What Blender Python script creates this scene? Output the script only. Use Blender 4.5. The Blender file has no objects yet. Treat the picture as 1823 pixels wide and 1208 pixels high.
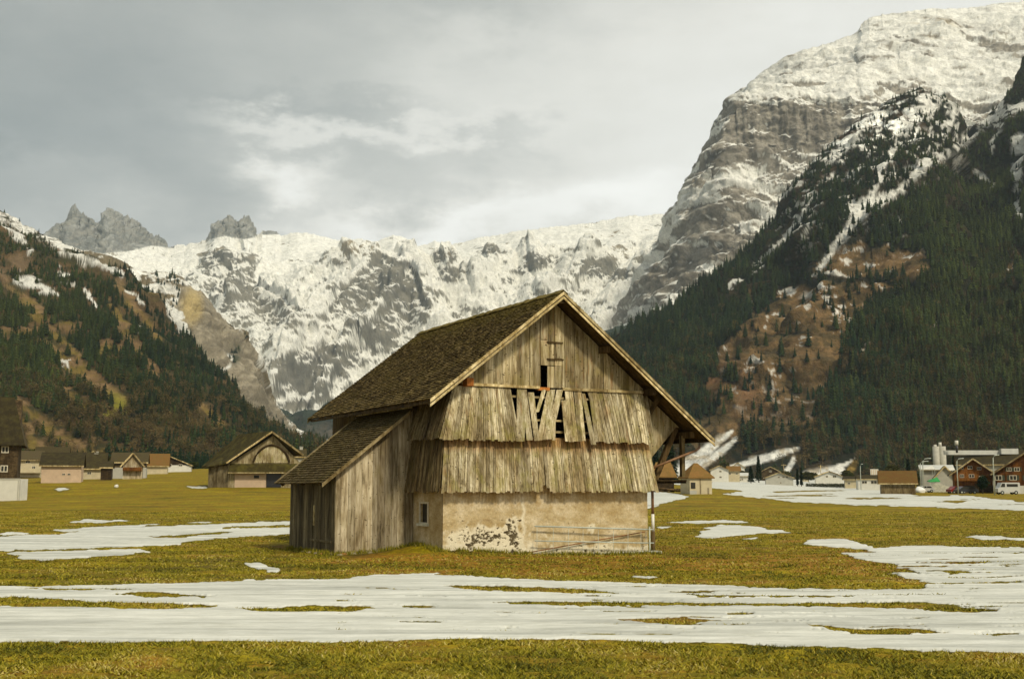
import bpy, math, random
import numpy as np
random.seed(7); RS = np.random.RandomState(11)
C = bpy.context.scene.collection
SC = bpy.context.scene

# ------------------------------------------------------------------ camera geometry (photo pixels -> directions)
F = 2050.0; CX = 911.5; CY = 604.0; HZ = 868.0; EYE = 2.4
PIT = math.atan((HZ-CY)/F); CP, SP = math.cos(PIT), math.sin(PIT)
def ae(px, py):
    """tangent azimuth x/y and elevation z/y of a photo direction"""
    px = np.asarray(px, float); py = np.asarray(py, float)
    ry = CP + SP*(py-CY)/F
    rz = SP - CP*(py-CY)/F
    return (px-CX)/F/ry, rz/ry
def to_px(a, e):
    w = CP + e*SP
    return CX+F*a/w, CY-F*(e*CP-SP)/w

# ------------------------------------------------------------------ numpy gradient noise
_perm = np.random.RandomState(3).permutation(4096)
_g = np.random.RandomState(5).normal(size=(4096, 3)); _g /= np.linalg.norm(_g, axis=1)[:, None]
def _h(i, j, k):
    return _perm[(_perm[(_perm[i & 4095]+j) & 4095]+k) & 4095]
def pn(x, y, z=0.0):
    x, y, z = np.broadcast_arrays(np.asarray(x, float), np.asarray(y, float), np.asarray(z, float))
    xi = np.floor(x).astype(np.int64); yi = np.floor(y).astype(np.int64); zi = np.floor(z).astype(np.int64)
    fx, fy, fz = x-xi, y-yi, z-zi
    u, v, w = [t*t*t*(t*(t*6-15)+10) for t in (fx, fy, fz)]
    def gd(dx, dy, dz):
        g = _g[_h(xi+dx, yi+dy, zi+dz)]
        return g[..., 0]*(fx-dx)+g[..., 1]*(fy-dy)+g[..., 2]*(fz-dz)
    def L(a, b, t): return a+(b-a)*t
    if np.all(z == 0):
        return 1.5*L(L(gd(0,0,0), gd(1,0,0), u), L(gd(0,1,0), gd(1,1,0), u), v)
    return 1.5*L(L(L(gd(0,0,0), gd(1,0,0), u), L(gd(0,1,0), gd(1,1,0), u), v),
                 L(L(gd(0,0,1), gd(1,0,1), u), L(gd(0,1,1), gd(1,1,1), u), v), w)
def fbm(x, y, o=4, z=0.0, gain=.5):
    s = 0; a = 1; f = 1
    for k in range(o):
        s = s+a*pn(x*f+k*17.3, y*f+k*9.1, z); a *= gain; f *= 2.03
    return s
def ridged(x, y, o=5, gain=.55):
    s = 0; a = 1; f = 1; w = 1
    for k in range(o):
        n = 1-np.abs(pn(x*f+k*31.7, y*f-k*11.9)); n = n*n
        s = s+a*n*w; w = np.clip(n*1.3, 0, 1); a *= gain; f *= 2.07
    return s
def sstep(a, b, x):
    t = np.clip((x-a)/(b-a), 0, 1); return t*t*(3-2*t)
def inpoly(px, py, poly):
    P = np.asarray(poly, float); r = np.zeros(px.shape, bool)
    bb = (px > P[:, 0].min()) & (px < P[:, 0].max()) & (py > P[:, 1].min()) & (py < P[:, 1].max())
    if not bb.any(): return r
    x = px[bb]; y = py[bb]; c = np.zeros(x.shape, bool)
    for (x0, y0), (x1, y1) in zip(P, np.roll(P, -1, 0)):
        if y0 == y1: continue
        k = ((y0 > y) != (y1 > y)) & (x < (x1-x0)*(y-y0)/(y1-y0)+x0)
        c ^= k
    r[bb] = c
    return r
def stroke(px, py, pts, w):
    """soft band around a polyline, w = half width (may be a list per point)"""
    m = np.zeros(px.shape)
    if np.isscalar(w): w = [w]*len(pts)
    for i in range(len(pts)-1):
        (x0, y0), (x1, y1) = pts[i], pts[i+1]
        dx, dy = x1-x0, y1-y0; L2 = dx*dx+dy*dy
        t = np.clip(((px-x0)*dx+(py-y0)*dy)/L2, 0, 1)
        d = np.hypot(px-x0-t*dx, py-y0-t*dy); ww = w[i]+(w[i+1]-w[i])*t
        m = np.maximum(m, 1-sstep(.6, 1.3, d/ww))
    return m
def blobs(px, py, lst):
    m = np.zeros(px.shape)
    for (x, y, rx, ry, s) in lst:
        d = np.hypot((px-x)/rx, (py-y)/ry); m = np.maximum(m, s*(1-sstep(.5, 1.25, d)))
    return m

# ------------------------------------------------------------------ mesh helpers
def mesh_np(name, V, Fq, mat, attrs=None, parent=None, smooth=False):
    me = bpy.data.meshes.new(name); V = np.asarray(V, np.float32); Fq = np.asarray(Fq, np.int32)
    k = Fq.shape[1]
    me.vertices.add(len(V)); me.vertices.foreach_set('co', V.ravel())
    me.loops.add(Fq.size); me.loops.foreach_set('vertex_index', Fq.ravel())
    me.polygons.add(len(Fq)); me.polygons.foreach_set('loop_start', np.arange(0, Fq.size, k, dtype=np.int32))
    me.polygons.foreach_set('loop_total', np.full(len(Fq), k, np.int32))
    if smooth: me.polygons.foreach_set('use_smooth', np.ones(len(Fq), bool))
    for n, a in (attrs or {}).items():
        if a.ndim == 1:
            at = me.attributes.new(n, 'FLOAT', 'POINT'); at.data.foreach_set('value', a.astype(np.float32))
        else:
            at = me.attributes.new(n, 'FLOAT_COLOR', 'POINT')
            if a.shape[1] == 3: a = np.hstack([a, np.ones((len(a), 1))])
            at.data.foreach_set('color', a.astype(np.float32).ravel())
    me.update(calc_edges=True); me.validate()
    if mat: me.materials.append(mat)
    o = bpy.data.objects.new(name, me); C.objects.link(o)
    if parent: o.parent = parent
    return o
def grid_faces(nr, nc):
    i = np.arange(nr*nc).reshape(nr, nc)
    return np.stack([i[:-1, :-1], i[:-1, 1:], i[1:, 1:], i[1:, :-1]], -1).reshape(-1, 4)

class MB:
    def __init__(s): s.v = []; s.f = []; s.c = []
    def add(s, vs, fs, c=None):
        n = len(s.v); s.v += [tuple(p) for p in vs]; s.f += [tuple(i+n for i in f) for f in fs]
        if c is None: c = (random.random(), random.random(), random.random())
        s.c += [c]*len(vs); return s
    def hexa(s, b, t, c=None):      # two quads, b and t with matching order
        return s.add(list(b)+list(t), [(3,2,1,0),(4,5,6,7),(0,1,5,4),(1,2,6,5),(2,3,7,6),(3,0,4,7)], c)
    def box(s, x0, x1, y0, y1, z0, z1, c=None):
        return s.hexa([(x0,y0,z0),(x1,y0,z0),(x1,y1,z0),(x0,y1,z0)], [(x0,y0,z1),(x1,y0,z1),(x1,y1,z1),(x0,y1,z1)], c)
    def tube(s, pts, r, n=8, c=None, r1=None):
        P = [np.array(p, float) for p in pts]; vs = []; fs = []
        for i, p in enumerate(P):
            d = P[min(i+1, len(P)-1)]-P[max(i-1, 0)]; d /= np.linalg.norm(d)
            a = np.array([0,0,1.]) if abs(d[2]) < .9 else np.array([1.,0,0])
            u = np.cross(d, a); u /= np.linalg.norm(u); w = np.cross(d, u)
            rr = r if r1 is None else r+(r1-r)*i/(len(P)-1)
            for k in range(n):
                t = 2*math.pi*k/n; vs.append(p+rr*(math.cos(t)*u+math.sin(t)*w))
        for i in range(len(P)-1):
            for k in range(n): fs.append((i*n+k, i*n+(k+1) % n, (i+1)*n+(k+1) % n, (i+1)*n+k))
        fs.append(tuple(range(n-1, -1, -1))); fs.append(tuple((len(P)-1)*n+k for k in range(n)))
        return s.add(vs, fs, c)
    def bar(s, p, q, w, h, c=None):  # rectangular bar from p to q
        p = np.array(p, float); q = np.array(q, float); d = q-p; d /= np.linalg.norm(d)
        a = np.array([0,0,1.]) if abs(d[2]) < .95 else np.array([0,1.,0])
        u = np.cross(d, a); u /= np.linalg.norm(u); t = np.cross(u, d)
        o = [(-1,-1),(1,-1),(1,1),(-1,1)]
        return s.hexa([p+u*w/2*i+t*h/2*j for i, j in o], [q+u*w/2*i+t*h/2*j for i, j in o], c)
    def build(s, name, mat, parent=None, smooth=False):
        me = bpy.data.meshes.new(name); me.from_pydata([tuple(map(float, p)) for p in s.v], [], s.f)
        at = me.attributes.new('rnd', 'FLOAT_COLOR', 'POINT')
        at.data.foreach_set('color', np.hstack([np.array(s.c, np.float32), np.ones((len(s.c), 1), np.float32)]).ravel())
        if smooth: me.polygons.foreach_set('use_smooth', np.ones(len(me.polygons), bool))
        me.update()
        if mat: me.materials.append(mat)
        o = bpy.data.objects.new(name, me); C.objects.link(o)
        if parent: o.parent = parent
        return o
def empty(name, loc, rz=0.0):
    o = bpy.data.objects.new(name, None); C.objects.link(o); o.location = loc; o.rotation_euler = (0, 0, rz)
    o.empty_display_size = .5; return o
def tag(o, label=None, cat=None, group=None, kind=None):
    if label: o['label'] = label
    if cat: o['category'] = cat
    if group: o['group'] = group
    if kind: o['kind'] = kind
    return o

# ------------------------------------------------------------------ materials
class NT:
    def __init__(s, name, rough=.85, spec=.3):
        s.m = bpy.data.materials.new(name); s.m.use_nodes = True; s.t = s.m.node_tree; s.n = s.t.nodes; s.l = s.t.links
        s.b = s.n['Principled BSDF']; s.b.inputs['Roughness'].default_value = rough
        s.b.inputs['Specular IOR Level'].default_value = spec
    def new(s, typ, **kw):
        n = s.n.new(typ)
        for k, v in kw.items():
            if k in n.inputs: n.inputs[k].default_value = v
            else: setattr(n, k, v)
        return n
    def pos(s, scale=(1,1,1), which='Object'):
        if which == 'World': src = s.new('ShaderNodeNewGeometry').outputs['Position']
        else: src = s.new('ShaderNodeTexCoord').outputs['Object']
        m = s.new('ShaderNodeMapping'); m.inputs['Scale'].default_value = scale
        s.l.new(src, m.inputs['Vector']); return m.outputs[0]
    def noise(s, vec, scale=1, detail=4, rough=.55, dist=0):
        n = s.new('ShaderNodeTexNoise', Scale=scale, Detail=detail, Roughness=rough, Distortion=dist)
        s.l.new(vec, n.inputs['Vector']); return n.outputs['Fac']
    def ramp(s, fac, stops):
        r = s.new('ShaderNodeValToRGB'); e = r.color_ramp.elements
        while len(e) < len(stops): e.new(.5)
        for i, (p, c) in enumerate(stops):
            e[i].position = p; e[i].color = (*c, 1) if len(c) == 3 else c
        s.l.new(fac, r.inputs[0]); return r.outputs[0]
    def mix(s, fac, a, b, mode='MIX'):
        m = s.new('ShaderNodeMix', data_type='RGBA', blend_type=mode)
        for sock, v in ((m.inputs[0], fac), (m.inputs[6], a), (m.inputs[7], b)):
            if isinstance(v, bpy.types.NodeSocket): s.l.new(v, sock)
            elif isinstance(v, (int, float)): sock.default_value = v
            else: sock.default_value = (*v, 1)
        return m.outputs[2]
    def math(s, op, a, b=0.0, clamp=False):
        m = s.new('ShaderNodeMath', operation=op, use_clamp=clamp)
        for sock, v in ((m.inputs[0], a), (m.inputs[1], b)):
            if isinstance(v, bpy.types.NodeSocket): s.l.new(v, sock)
            else: sock.default_value = v
        return m.outputs[0]
    def attr(s, name, out='Color'):
        return s.new('ShaderNodeAttribute', attribute_name=name).outputs[out]
    def rnd(s, ch=0):
        sp = s.new('ShaderNodeSeparateColor'); s.l.new(s.attr('rnd'), sp.inputs[0]); return sp.outputs[ch]
    def bump(s, h, strength=.4, dist=.02):
        b = s.new('ShaderNodeBump', Strength=strength, Distance=dist); s.l.new(h, b.inputs['Height'])
        s.l.new(b.outputs[0], s.b.inputs['Normal'])
    def col(s, c):
        if isinstance(c, bpy.types.NodeSocket): s.l.new(c, s.b.inputs['Base Color'])
        else: s.b.inputs['Base Color'].default_value = (*c, 1)
        return s.m
def plain(name, c, rough=.8, var=.25, scale=3.0, spec=.3, metal=0):
    n = NT(name, rough, spec); n.b.inputs['Metallic'].default_value = metal
    f = n.noise(n.pos(), scale, 5, .6)
    lo = tuple(x*(1-var) for x in c); hi = tuple(min(.95, x*(1+var)) for x in c)
    return n.col(n.ramp(f, [(.3, lo), (.7, hi)]))
def wood(name, dark, mid, light, vs=(14, 14, .9), moss=0.0, mosscol=(.13,.12,.02), rust=0.0, knots=True, lowf=1.0, shelter=None):
    n = NT(name, .85, .2)
    g = n.noise(n.pos(vs), 1.6, 6, .65, .4)                       # grain along the board
    big = n.noise(n.pos((1, 1, .35)), lowf, 4, .6)
    g2 = n.noise(n.pos((vs[0]*.4, vs[1]*.4, vs[2]*.45)), 1.3, 5, .7, .6)   # broader drip streaks
    gg = n.math('ADD', n.math('MULTIPLY', g, .5), n.math('MULTIPLY', g2, .5))
    base = n.ramp(gg, [(.36, dark), (.46, mid), (.6, light)])
    k = n.ramp(n.rnd(0), [(0, (.5,.47,.43)), (.45, (.86,.85,.83)), (1, (1.25,1.22,1.18))])
    c = n.mix(1, base, k, 'MULTIPLY')
    c = n.mix(n.ramp(big, [(.38, (1,1,1)), (.55, (0,0,0))]), c, n.mix(1, c, (.5,.45,.36), 'MULTIPLY'))
    st = n.noise(n.pos((2.6, 2.6, .32)), 1.5, 5, .7, .3)
    c = n.mix(n.ramp(st, [(.5, (0,0,0)), (.66, (.85,.85,.85))]), c, n.mix(1, c, (.42,.36,.27), 'MULTIPLY'))
    if moss: c = n.mix(n.math('MULTIPLY', n.ramp(n.noise(n.pos((1.1,1.1,.8)), 1.7, 5, .7), [(.5, (0,0,0)), (.64, (1,1,1))]), moss), c, mosscol)
    if rust: c = n.mix(n.math('MULTIPLY', n.ramp(n.noise(n.pos((3,3,.5)), 1.3, 3, .6), [(.6, (0,0,0)), (.72, (1,1,1))]), rust), c, (.32,.14,.035))
    if knots:
        kk = n.noise(n.pos((9, 9, 14)), 1.0, 2, .5)
        c = n.mix(n.ramp(kk, [(.66, (0,0,0)), (.72, (1,1,1))]), c, dark)
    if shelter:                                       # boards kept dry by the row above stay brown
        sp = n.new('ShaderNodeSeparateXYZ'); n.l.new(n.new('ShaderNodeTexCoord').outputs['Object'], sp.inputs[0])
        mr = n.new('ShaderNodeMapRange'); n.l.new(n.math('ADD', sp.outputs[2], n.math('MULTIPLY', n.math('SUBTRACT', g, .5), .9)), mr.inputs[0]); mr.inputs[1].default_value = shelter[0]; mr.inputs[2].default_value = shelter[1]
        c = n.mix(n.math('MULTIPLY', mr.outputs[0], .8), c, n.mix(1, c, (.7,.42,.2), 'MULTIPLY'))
    n.bump(g, .5, .012)
    return n.col(c)

M = {}
M['board'] = wood('weathered_boards', (.06,.042,.018), (.35,.285,.155), (.62,.55,.37), moss=.35, mosscol=(.26,.21,.05), rust=.55)
M['skirt'] = wood('silvered_skirt_boards', (.075,.055,.024), (.42,.355,.205), (.73,.665,.475), moss=.5, mosscol=(.25,.22,.05), rust=.3)
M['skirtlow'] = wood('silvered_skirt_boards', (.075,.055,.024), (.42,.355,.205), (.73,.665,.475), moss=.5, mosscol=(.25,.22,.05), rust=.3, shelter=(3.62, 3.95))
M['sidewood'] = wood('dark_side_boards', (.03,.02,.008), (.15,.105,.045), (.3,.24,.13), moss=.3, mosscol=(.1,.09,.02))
M['shedwood'] = wood('shed_boards', (.09,.07,.035), (.37,.31,.2), (.58,.52,.38), vs=(7, 7, .8), moss=.2, mosscol=(.2,.16,.04))
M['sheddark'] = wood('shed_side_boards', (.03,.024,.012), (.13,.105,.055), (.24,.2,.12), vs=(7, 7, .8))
M['darkwood'] = wood('dark_timber', (.02,.013,.005), (.085,.055,.02), (.16,.11,.045))
M['trim'] = wood('verge_timber', (.16,.11,.04), (.45,.36,.17), (.68,.58,.35), vs=(4,4,4))
M['orange'] = wood('fresh_end_grain', (.42,.15,.03), (.6,.22,.045), (.65,.3,.09))
def shingle_mat(name, a, b, c, mosscol, mossamt, top=None):
    n = NT(name, .95, .1)
    r = n.ramp(n.rnd(0), [(0, a), (.55, b), (1, c)])
    g = n.noise(n.pos((1,1,1)), 9, 4, .7)
    col = n.mix(1, r, n.ramp(g, [(.3, (.6,.6,.6)), (.7, (1.25,1.22,1.15))]), 'MULTIPLY')
    mo = n.noise(n.pos((1,1,1)), 1.1, 5, .7)
    f = n.ramp(mo, [(.45, (0,0,0)), (.65, (1,1,1))])
    col = n.mix(n.math('MULTIPLY', f, mossamt), col, mosscol)
    if top is not None:                                          # moss gathers along the ridge
        sp = n.new('ShaderNodeSeparateXYZ'); n.l.new(n.new('ShaderNodeTexCoord').outputs['Object'], sp.inputs[0])
        zz = n.math('ADD', sp.outputs[2], n.math('MULTIPLY', mo, 1.6))
        mr = n.new('ShaderNodeMapRange'); n.l.new(zz, mr.inputs[0]); mr.inputs[1].default_value = top+.55; mr.inputs[2].default_value = top+1.25
        col = n.mix(n.math('MULTIPLY', mr.outputs[0], .45), col, (.2,.16,.04))
    return n.col(col)
M['shingle'] = shingle_mat('roof_shingles', (.032,.022,.008), (.095,.067,.025), (.24,.18,.08), (.13,.1,.022), .4, top=9.0)
M['shedroof'] = shingle_mat('shed_roof_shingles', (.045,.033,.013), (.085,.062,.025), (.14,.11,.055), (.1,.08,.02), .4)
n = NT('old_plaster', .95, .15)
big = n.noise(n.pos((1,1,1.6)), .9, 5, .65); fine = n.noise(n.pos(), 14, 5, .7)
c = n.ramp(big, [(.3, (.36,.25,.1)), (.48, (.5,.395,.22)), (.66, (.68,.58,.4))])
c = n.mix(n.ramp(n.noise(n.pos((2,2,2)), 1.5, 6, .75), [(.5, (0,0,0)), (.7, (.7,.7,.7))]), c, (.34,.235,.1))
c = n.mix(1, c, n.ramp(fine, [(.3, (.75,.74,.72)), (.7, (1.12,1.12,1.1))]), 'MULTIPLY')
dm = n.attr('damage')
sd = n.new('ShaderNodeSeparateColor'); n.l.new(dm, sd.inputs[0])
c = n.mix(sd.outputs[1], c, n.mix(fine, (.62,.54,.37), (.8,.74,.56))); c = n.mix(sd.outputs[0], c, (.11,.085,.045)); c = n.mix(sd.outputs[2], c, (.34,.22,.07))
n.bump(fine, .5, .02); M['plaster'] = n.col(c)
n = NT('terrain_cover', .9, .12)
vc = n.attr('cov'); f = n.noise(n.pos((1,1,1), 'World'), .05, 6, .75)
c = n.mix(1, vc, n.ramp(f, [(.3, (.66,.66,.66)), (.7, (1.12,1.12,1.12))]), 'MULTIPLY'); f2 = n.noise(n.pos((1,1,1), 'World'), .22, 6, .8)
c = n.mix(1, c, n.ramp(f2, [(.36, (.76,.76,.76)), (.6, (1.07,1.07,1.07))]), 'MULTIPLY'); n.bump(n.math('ADD', f, n.math('MULTIPLY', f2, .3)), .8, 9.0)
M['terrain'] = n.col(c)
# meadow: grass colours with snow from the 'snow' attribute
n = NT('meadow', .92, .12)
w1 = n.noise(n.pos((.045,.12,.1), 'World'), 1, 5, .6); w2 = n.noise(n.pos((1,1,1), 'World'), .55, 6, .72); w3 = n.noise(n.pos((1,1,1), 'World'), 9, 5, .75)
g = n.ramp(w1, [(.3, (.15,.145,.005)), (.45, (.33,.275,.005)), (.56, (.22,.195,.006)), (.72, (.4,.285,.012))])
g = n.mix(n.ramp(w2, [(.4, (0,0,0)), (.6, (1,1,1))]), g, n.mix(.6, g, (.26,.125,.015)))
w4 = n.noise(n.pos((.3,.9,1), 'World'), 1.1, 6, .75)
g = n.mix(n.ramp(w4, [(.5, (0,0,0)), (.68, (1,1,1))]), g, n.mix(.55, g, (.1,.1,.008)))
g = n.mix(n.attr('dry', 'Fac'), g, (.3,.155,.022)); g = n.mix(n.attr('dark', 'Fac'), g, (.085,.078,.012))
g = n.mix(1, g, n.ramp(w3, [(.34, (.42,.42,.4)), (.62, (1.25,1.22,1.12))]), 'MULTIPLY')
w5 = n.noise(n.pos((1,1,1), 'World'), 2.6, 5, .75)
g = n.mix(1, g, n.ramp(w5, [(.34, (.62,.6,.55)), (.62, (1.15,1.15,1.1))]), 'MULTIPLY')
w6 = n.noise(n.pos((.09,.4,1), 'World'), 1, 6, .72)
g = n.mix(1, g, n.ramp(w6, [(.36, (.66,.66,.6)), (.6, (1.15,1.12,1.1))]), 'MULTIPLY')
sn = n.ramp(n.noise(n.pos((.1,1.3,1), 'World'), 1, 6, .68), [(.36, (.4,.405,.365)), (.5, (.57,.575,.52)), (.64, (.68,.68,.62))])
sn = n.mix(1, sn, n.ramp(n.noise(n.pos((.6,2,1), 'World'), 2.2, 6, .75), [(.35, (.84,.84,.82)), (.6, (1.03,1.03,1.03))]), 'MULTIPLY')
sa = n.math('ADD', n.attr('snow', 'Fac'), n.math('MULTIPLY', n.math('SUBTRACT', w3, .5), .5))
sf = n.ramp(sa, [(.36, (0,0,0)), (.62, (1,1,1))])
n.bump(w3, .6, .03); M['ground'] = n.col(n.mix(sf, g, sn))
n = NT('grass_blades', .8, .2)
r = n.ramp(n.rnd(0), [(0, (.06,.062,.006)), (.35, (.19,.175,.008)), (.7, (.34,.27,.02)), (1, (.48,.39,.14))]); M['blade'] = n.col(r)
n = NT('foliage', .9, .1); M['leaf'] = n.col(n.mix(1, n.attr('cov'), n.ramp(n.noise(n.pos((1,1,1), 'World'), .8, 3, .6), [(.3, (.6,.6,.6)), (.7, (1.4,1.4,1.4))]), 'MULTIPLY'))
M['needle'] = plain('spruce_needles', (.022,.036,.014), .9, .5, .5, .1)
M['needle2'] = plain('olive_spruce_needles', (.035,.045,.014), .9, .5, .5, .1)
M['twig'] = plain('bare_twigs', (.12,.09,.05), .95, .4, .6, .1)
M['bark'] = plain('bark', (.1,.075,.045), .95, .4, 4)
M['white'] = plain('white_render', (.6,.58,.5), .85, .08, 1.2)
M['cream'] = plain('cream_render', (.48,.41,.26), .85, .12, 1.2)
M['pinkwall'] = plain('pinkish_boards', (.5,.37,.25), .85, .12, 1)
M['greywall'] = plain('grey_render', (.4,.385,.32), .85, .12, 1)
M['redwood'] = wood('orange_larch', (.09,.035,.008), (.2,.078,.013), (.3,.125,.022), vs=(2,2,8), knots=False)
M['brownwood'] = wood('brown_chalet_boards', (.025,.017,.008), (.07,.047,.02), (.13,.09,.042), vs=(2,2,5), knots=False)
M['pane'] = plain('window_pane', (.03,.028,.02), .35, .2, 1, .2)
M['frame'] = plain('window_frame_paint', (.6,.55,.42), .6, .15, 8)
M['shutter'] = plain('shutter_green', (.05,.06,.035), .7, .2, 5)
M['roofdark'] = shingle_mat('dark_village_roof', (.03,.024,.012), (.055,.043,.02), (.09,.07,.038), (.075,.065,.02), .5)
M['roofolive'] = shingle_mat('mossy_barn_roof', (.04,.032,.011), (.075,.058,.02), (.12,.095,.035), (.11,.095,.02), .6)
M['roofred'] = shingle_mat('brown_tile_roof', (.12,.065,.02), (.19,.1,.03), (.26,.15,.05), (.13,.095,.025), .6)
M['roofgrey'] = plain('grey_sheet_roof', (.5,.5,.45), .6, .12, .6)
M['metal'] = plain('galvanised_metal', (.42,.45,.38), .5, .2, 10, .5)
M['copper'] = plain('brown_pipe', (.2,.1,.04), .55, .35, 6, .5)
M['whitepipe'] = plain('white_pipe', (.7,.68,.6), .5, .1, 6, .5)
M['rust'] = plain('rusty_rod', (.22,.1,.035), .8, .3, 12)
M['concrete'] = plain('pale_concrete', (.55,.55,.45), .9, .25, 6)
M['gravel'] = plain('grey_gravel', (.3,.28,.2), .95, .3, 2)
M['stone'] = plain('field_stone', (.24,.2,.12), .95, .35, 5)
M['brick'] = plain('broken_brick', (.42,.16,.06), .9, .3, 8)
M['green'] = plain('green_awning', (.02,.25,.05), .6, .1, 1)
M['red'] = plain('red_paint', (.2,.02,.015), .3, .1, 1, .5)
M['black'] = plain('black_paint', (.02,.02,.022), .3, .2, 1, .5)
M['tyre'] = plain('tyre', (.02,.02,.02), .9, .1, 3)
M['vanwhite'] = plain('van_paint', (.5,.5,.46), .35, .05, 1, .5)
M['snow'] = plain('snow', (.8,.8,.76), .85, .05, 1)
M['soil'] = plain('dark_soil', (.12,.08,.03), .95, .4, 5)

# ------------------------------------------------------------------ ground
_D = np.array([0, 30, 55, 100, 150, 200, 300, 400, 700, 1200, 6000.])
_P = np.array([-400, 0, 450, 900, 1250, 1500, 1823, 2400.])
_Z = np.array([   # rows: D, columns: px
 [0,0,0,0,0,0,0,0], [0,0,0,0,0,0,0,0], [0,0,0,0,0,0,0,0],
 [.35,.35,.4,.35,.4,.3,.3,.3], [1.0,1.0,1.7,1.2,1.75,.85,.75,.7], [3.4,3.4,3.6,2.2,2.2,1.15,1.2,1.1],
 [5.3,5.3,6.2,3.8,3.2,1.9,1.5,1.4], [8.2,8.2,9,5.5,4.5,3.2,1.9,1.8], [12.5,12.5,13,10,8.5,6.8,6.8,6],
 [16,16,16,14,12,11,11,11], [40,40,40,40,40,40,40,40.]])
_Az = (_P-CX)/F/CP
BYAW = math.radians(28)
BO = np.array([-2.433, 41.0])                      # near left corner of the barn
def barn_uv(x, y):
    dx, dy = x-BO[0], y-BO[1]; c, s = math.cos(BYAW), math.sin(BYAW)
    return dx*c+dy*s, -dx*s+dy*c
def ground_z(x, y):
    x = np.asarray(x, float); y = np.asarray(y, float)
    D = np.maximum(np.hypot(x, y*1.0), .1)
    yy = np.where(y > .05*D, y, .05*D)
    a = np.clip(x/yy, _Az[0], _Az[-1])
    ia = np.clip(np.searchsorted(_Az, a)-1, 0, len(_Az)-2); ta = (a-_Az[ia])/(_Az[ia+1]-_Az[ia]); ta = ta*ta*(3-2*ta)
    Dy = np.clip(yy, 0, 5999)
    idd = np.clip(np.searchsorted(_D, Dy)-1, 0, len(_D)-2); td = (Dy-_D[idd])/(_D[idd+1]-_D[idd])
    z0 = _Z[idd, ia]*(1-ta)+_Z[idd, ia+1]*ta; z1 = _Z[idd+1, ia]*(1-ta)+_Z[idd+1, ia+1]*ta
    z = z0*(1-td)+z1*td
    u, v = barn_uv(x, y)
    z = z + .2*np.exp(-((u-.3)/2.2)**2-((v-.6)/2.6)**2) + .16*np.exp(-((u+.2)/.9)**2-((v-1.9)/1.1)**2)
    z = z - .1*np.exp(-((u-9)/3.)**2-((v)/3.)**2)
    amp = np.clip(D/60, .2, 1.2)
    z = z + amp*.07*fbm(x*.12, y*.12, 3)
    return z
def gz(x, y): return float(ground_z(np.array([x]), np.array([y]))[0])
def place(px, D):
    z = 2.0; a = 0
    for _ in range(4):
        e = (z-EYE)/D; a = (px-CX)/F*(CP+e*SP); z = gz(a*D, D)
    return a*D, D, z

SNOW = [
 [(-300,1050),(0,1047),(200,1042),(400,1036),(600,1031),(690,1024),(785,1021),(770,1025),(900,1031),(1000,1035),(1200,1042),(1400,1049),(1550,1050),(1640,1050),(1650,1038),(1580,1020),(1655,1022),(1600,1012),(1590,1005),(1520,994),(1495,984),(1560,984),(1530,978),(1425,968),(1440,962),(1490,958),(1520,964),(1560,976),(1640,972),(1720,974),(1823,975),(2200,978),
  (2200,1172),(1823,1164),(1600,1158),(1300,1147),(1000,1139),(850,1138),(600,1143),(400,1141),(200,1145),(0,1143),(-300,1140)],
 [(-300,962),(0,955),(100,951),(200,940),(400,932),(560,925),(560,933),(420,937),(390,941),(560,938),(560,947),(430,956),(330,963),(322,970),(130,977),(0,981),(-300,986)],
 [(10,985),(60,982),(250,978),(260,983),(200,990),(70,998),(30,994),(40,989)],
 [(85,944),(170,938),(290,932),(230,940),(120,947)], [(108,929),(160,924),(230,927),(180,931)],
 [(433,1003),(468,1004),(500,1018),(470,1018)], [(0,950),(30,947),(54,951),(0,953)], [(328,930),(387,928),(370,932)],
 [(85,872),(110,867),(136,870),(110,874)], [(332,866),(372,864),(374,868),(340,869)],
 [(1140,874),(1190,876),(1229,884),(1200,891),(1160,903),(1140,906)],
 [(1193,929),(1290,925),(1347,930),(1240,932)], [(1168,938),(1194,937),(1180,941)],
 [(1238,953),(1262,942),(1250,940),(1290,934),(1340,937),(1412,948),(1330,951),(1280,958),(1242,957)],
 [(1308,958),(1362,957),(1330,960)], [(1123,1026),(1178,1028),(1150,1031)],
 [(1713,957),(1740,953),(1830,958),(2200,960),(2200,964),(1823,962),(1740,960)],
 [(1280,856),(1350,856),(1500,856),(1560,860),(1560,872),(1640,882),(1720,881),(1823,893),(2300,900),(2300,915),(1823,908),(1600,901),(1500,898),(1400,892),(1330,883),(1285,879),(1330,874),(1262,868),(1268,860)],
 [(1192,858),(1228,860),(1228,864),(1195,861)], [(1300,838),(1600,838),(1640,850),(1640,858),(1300,858)]]
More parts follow.
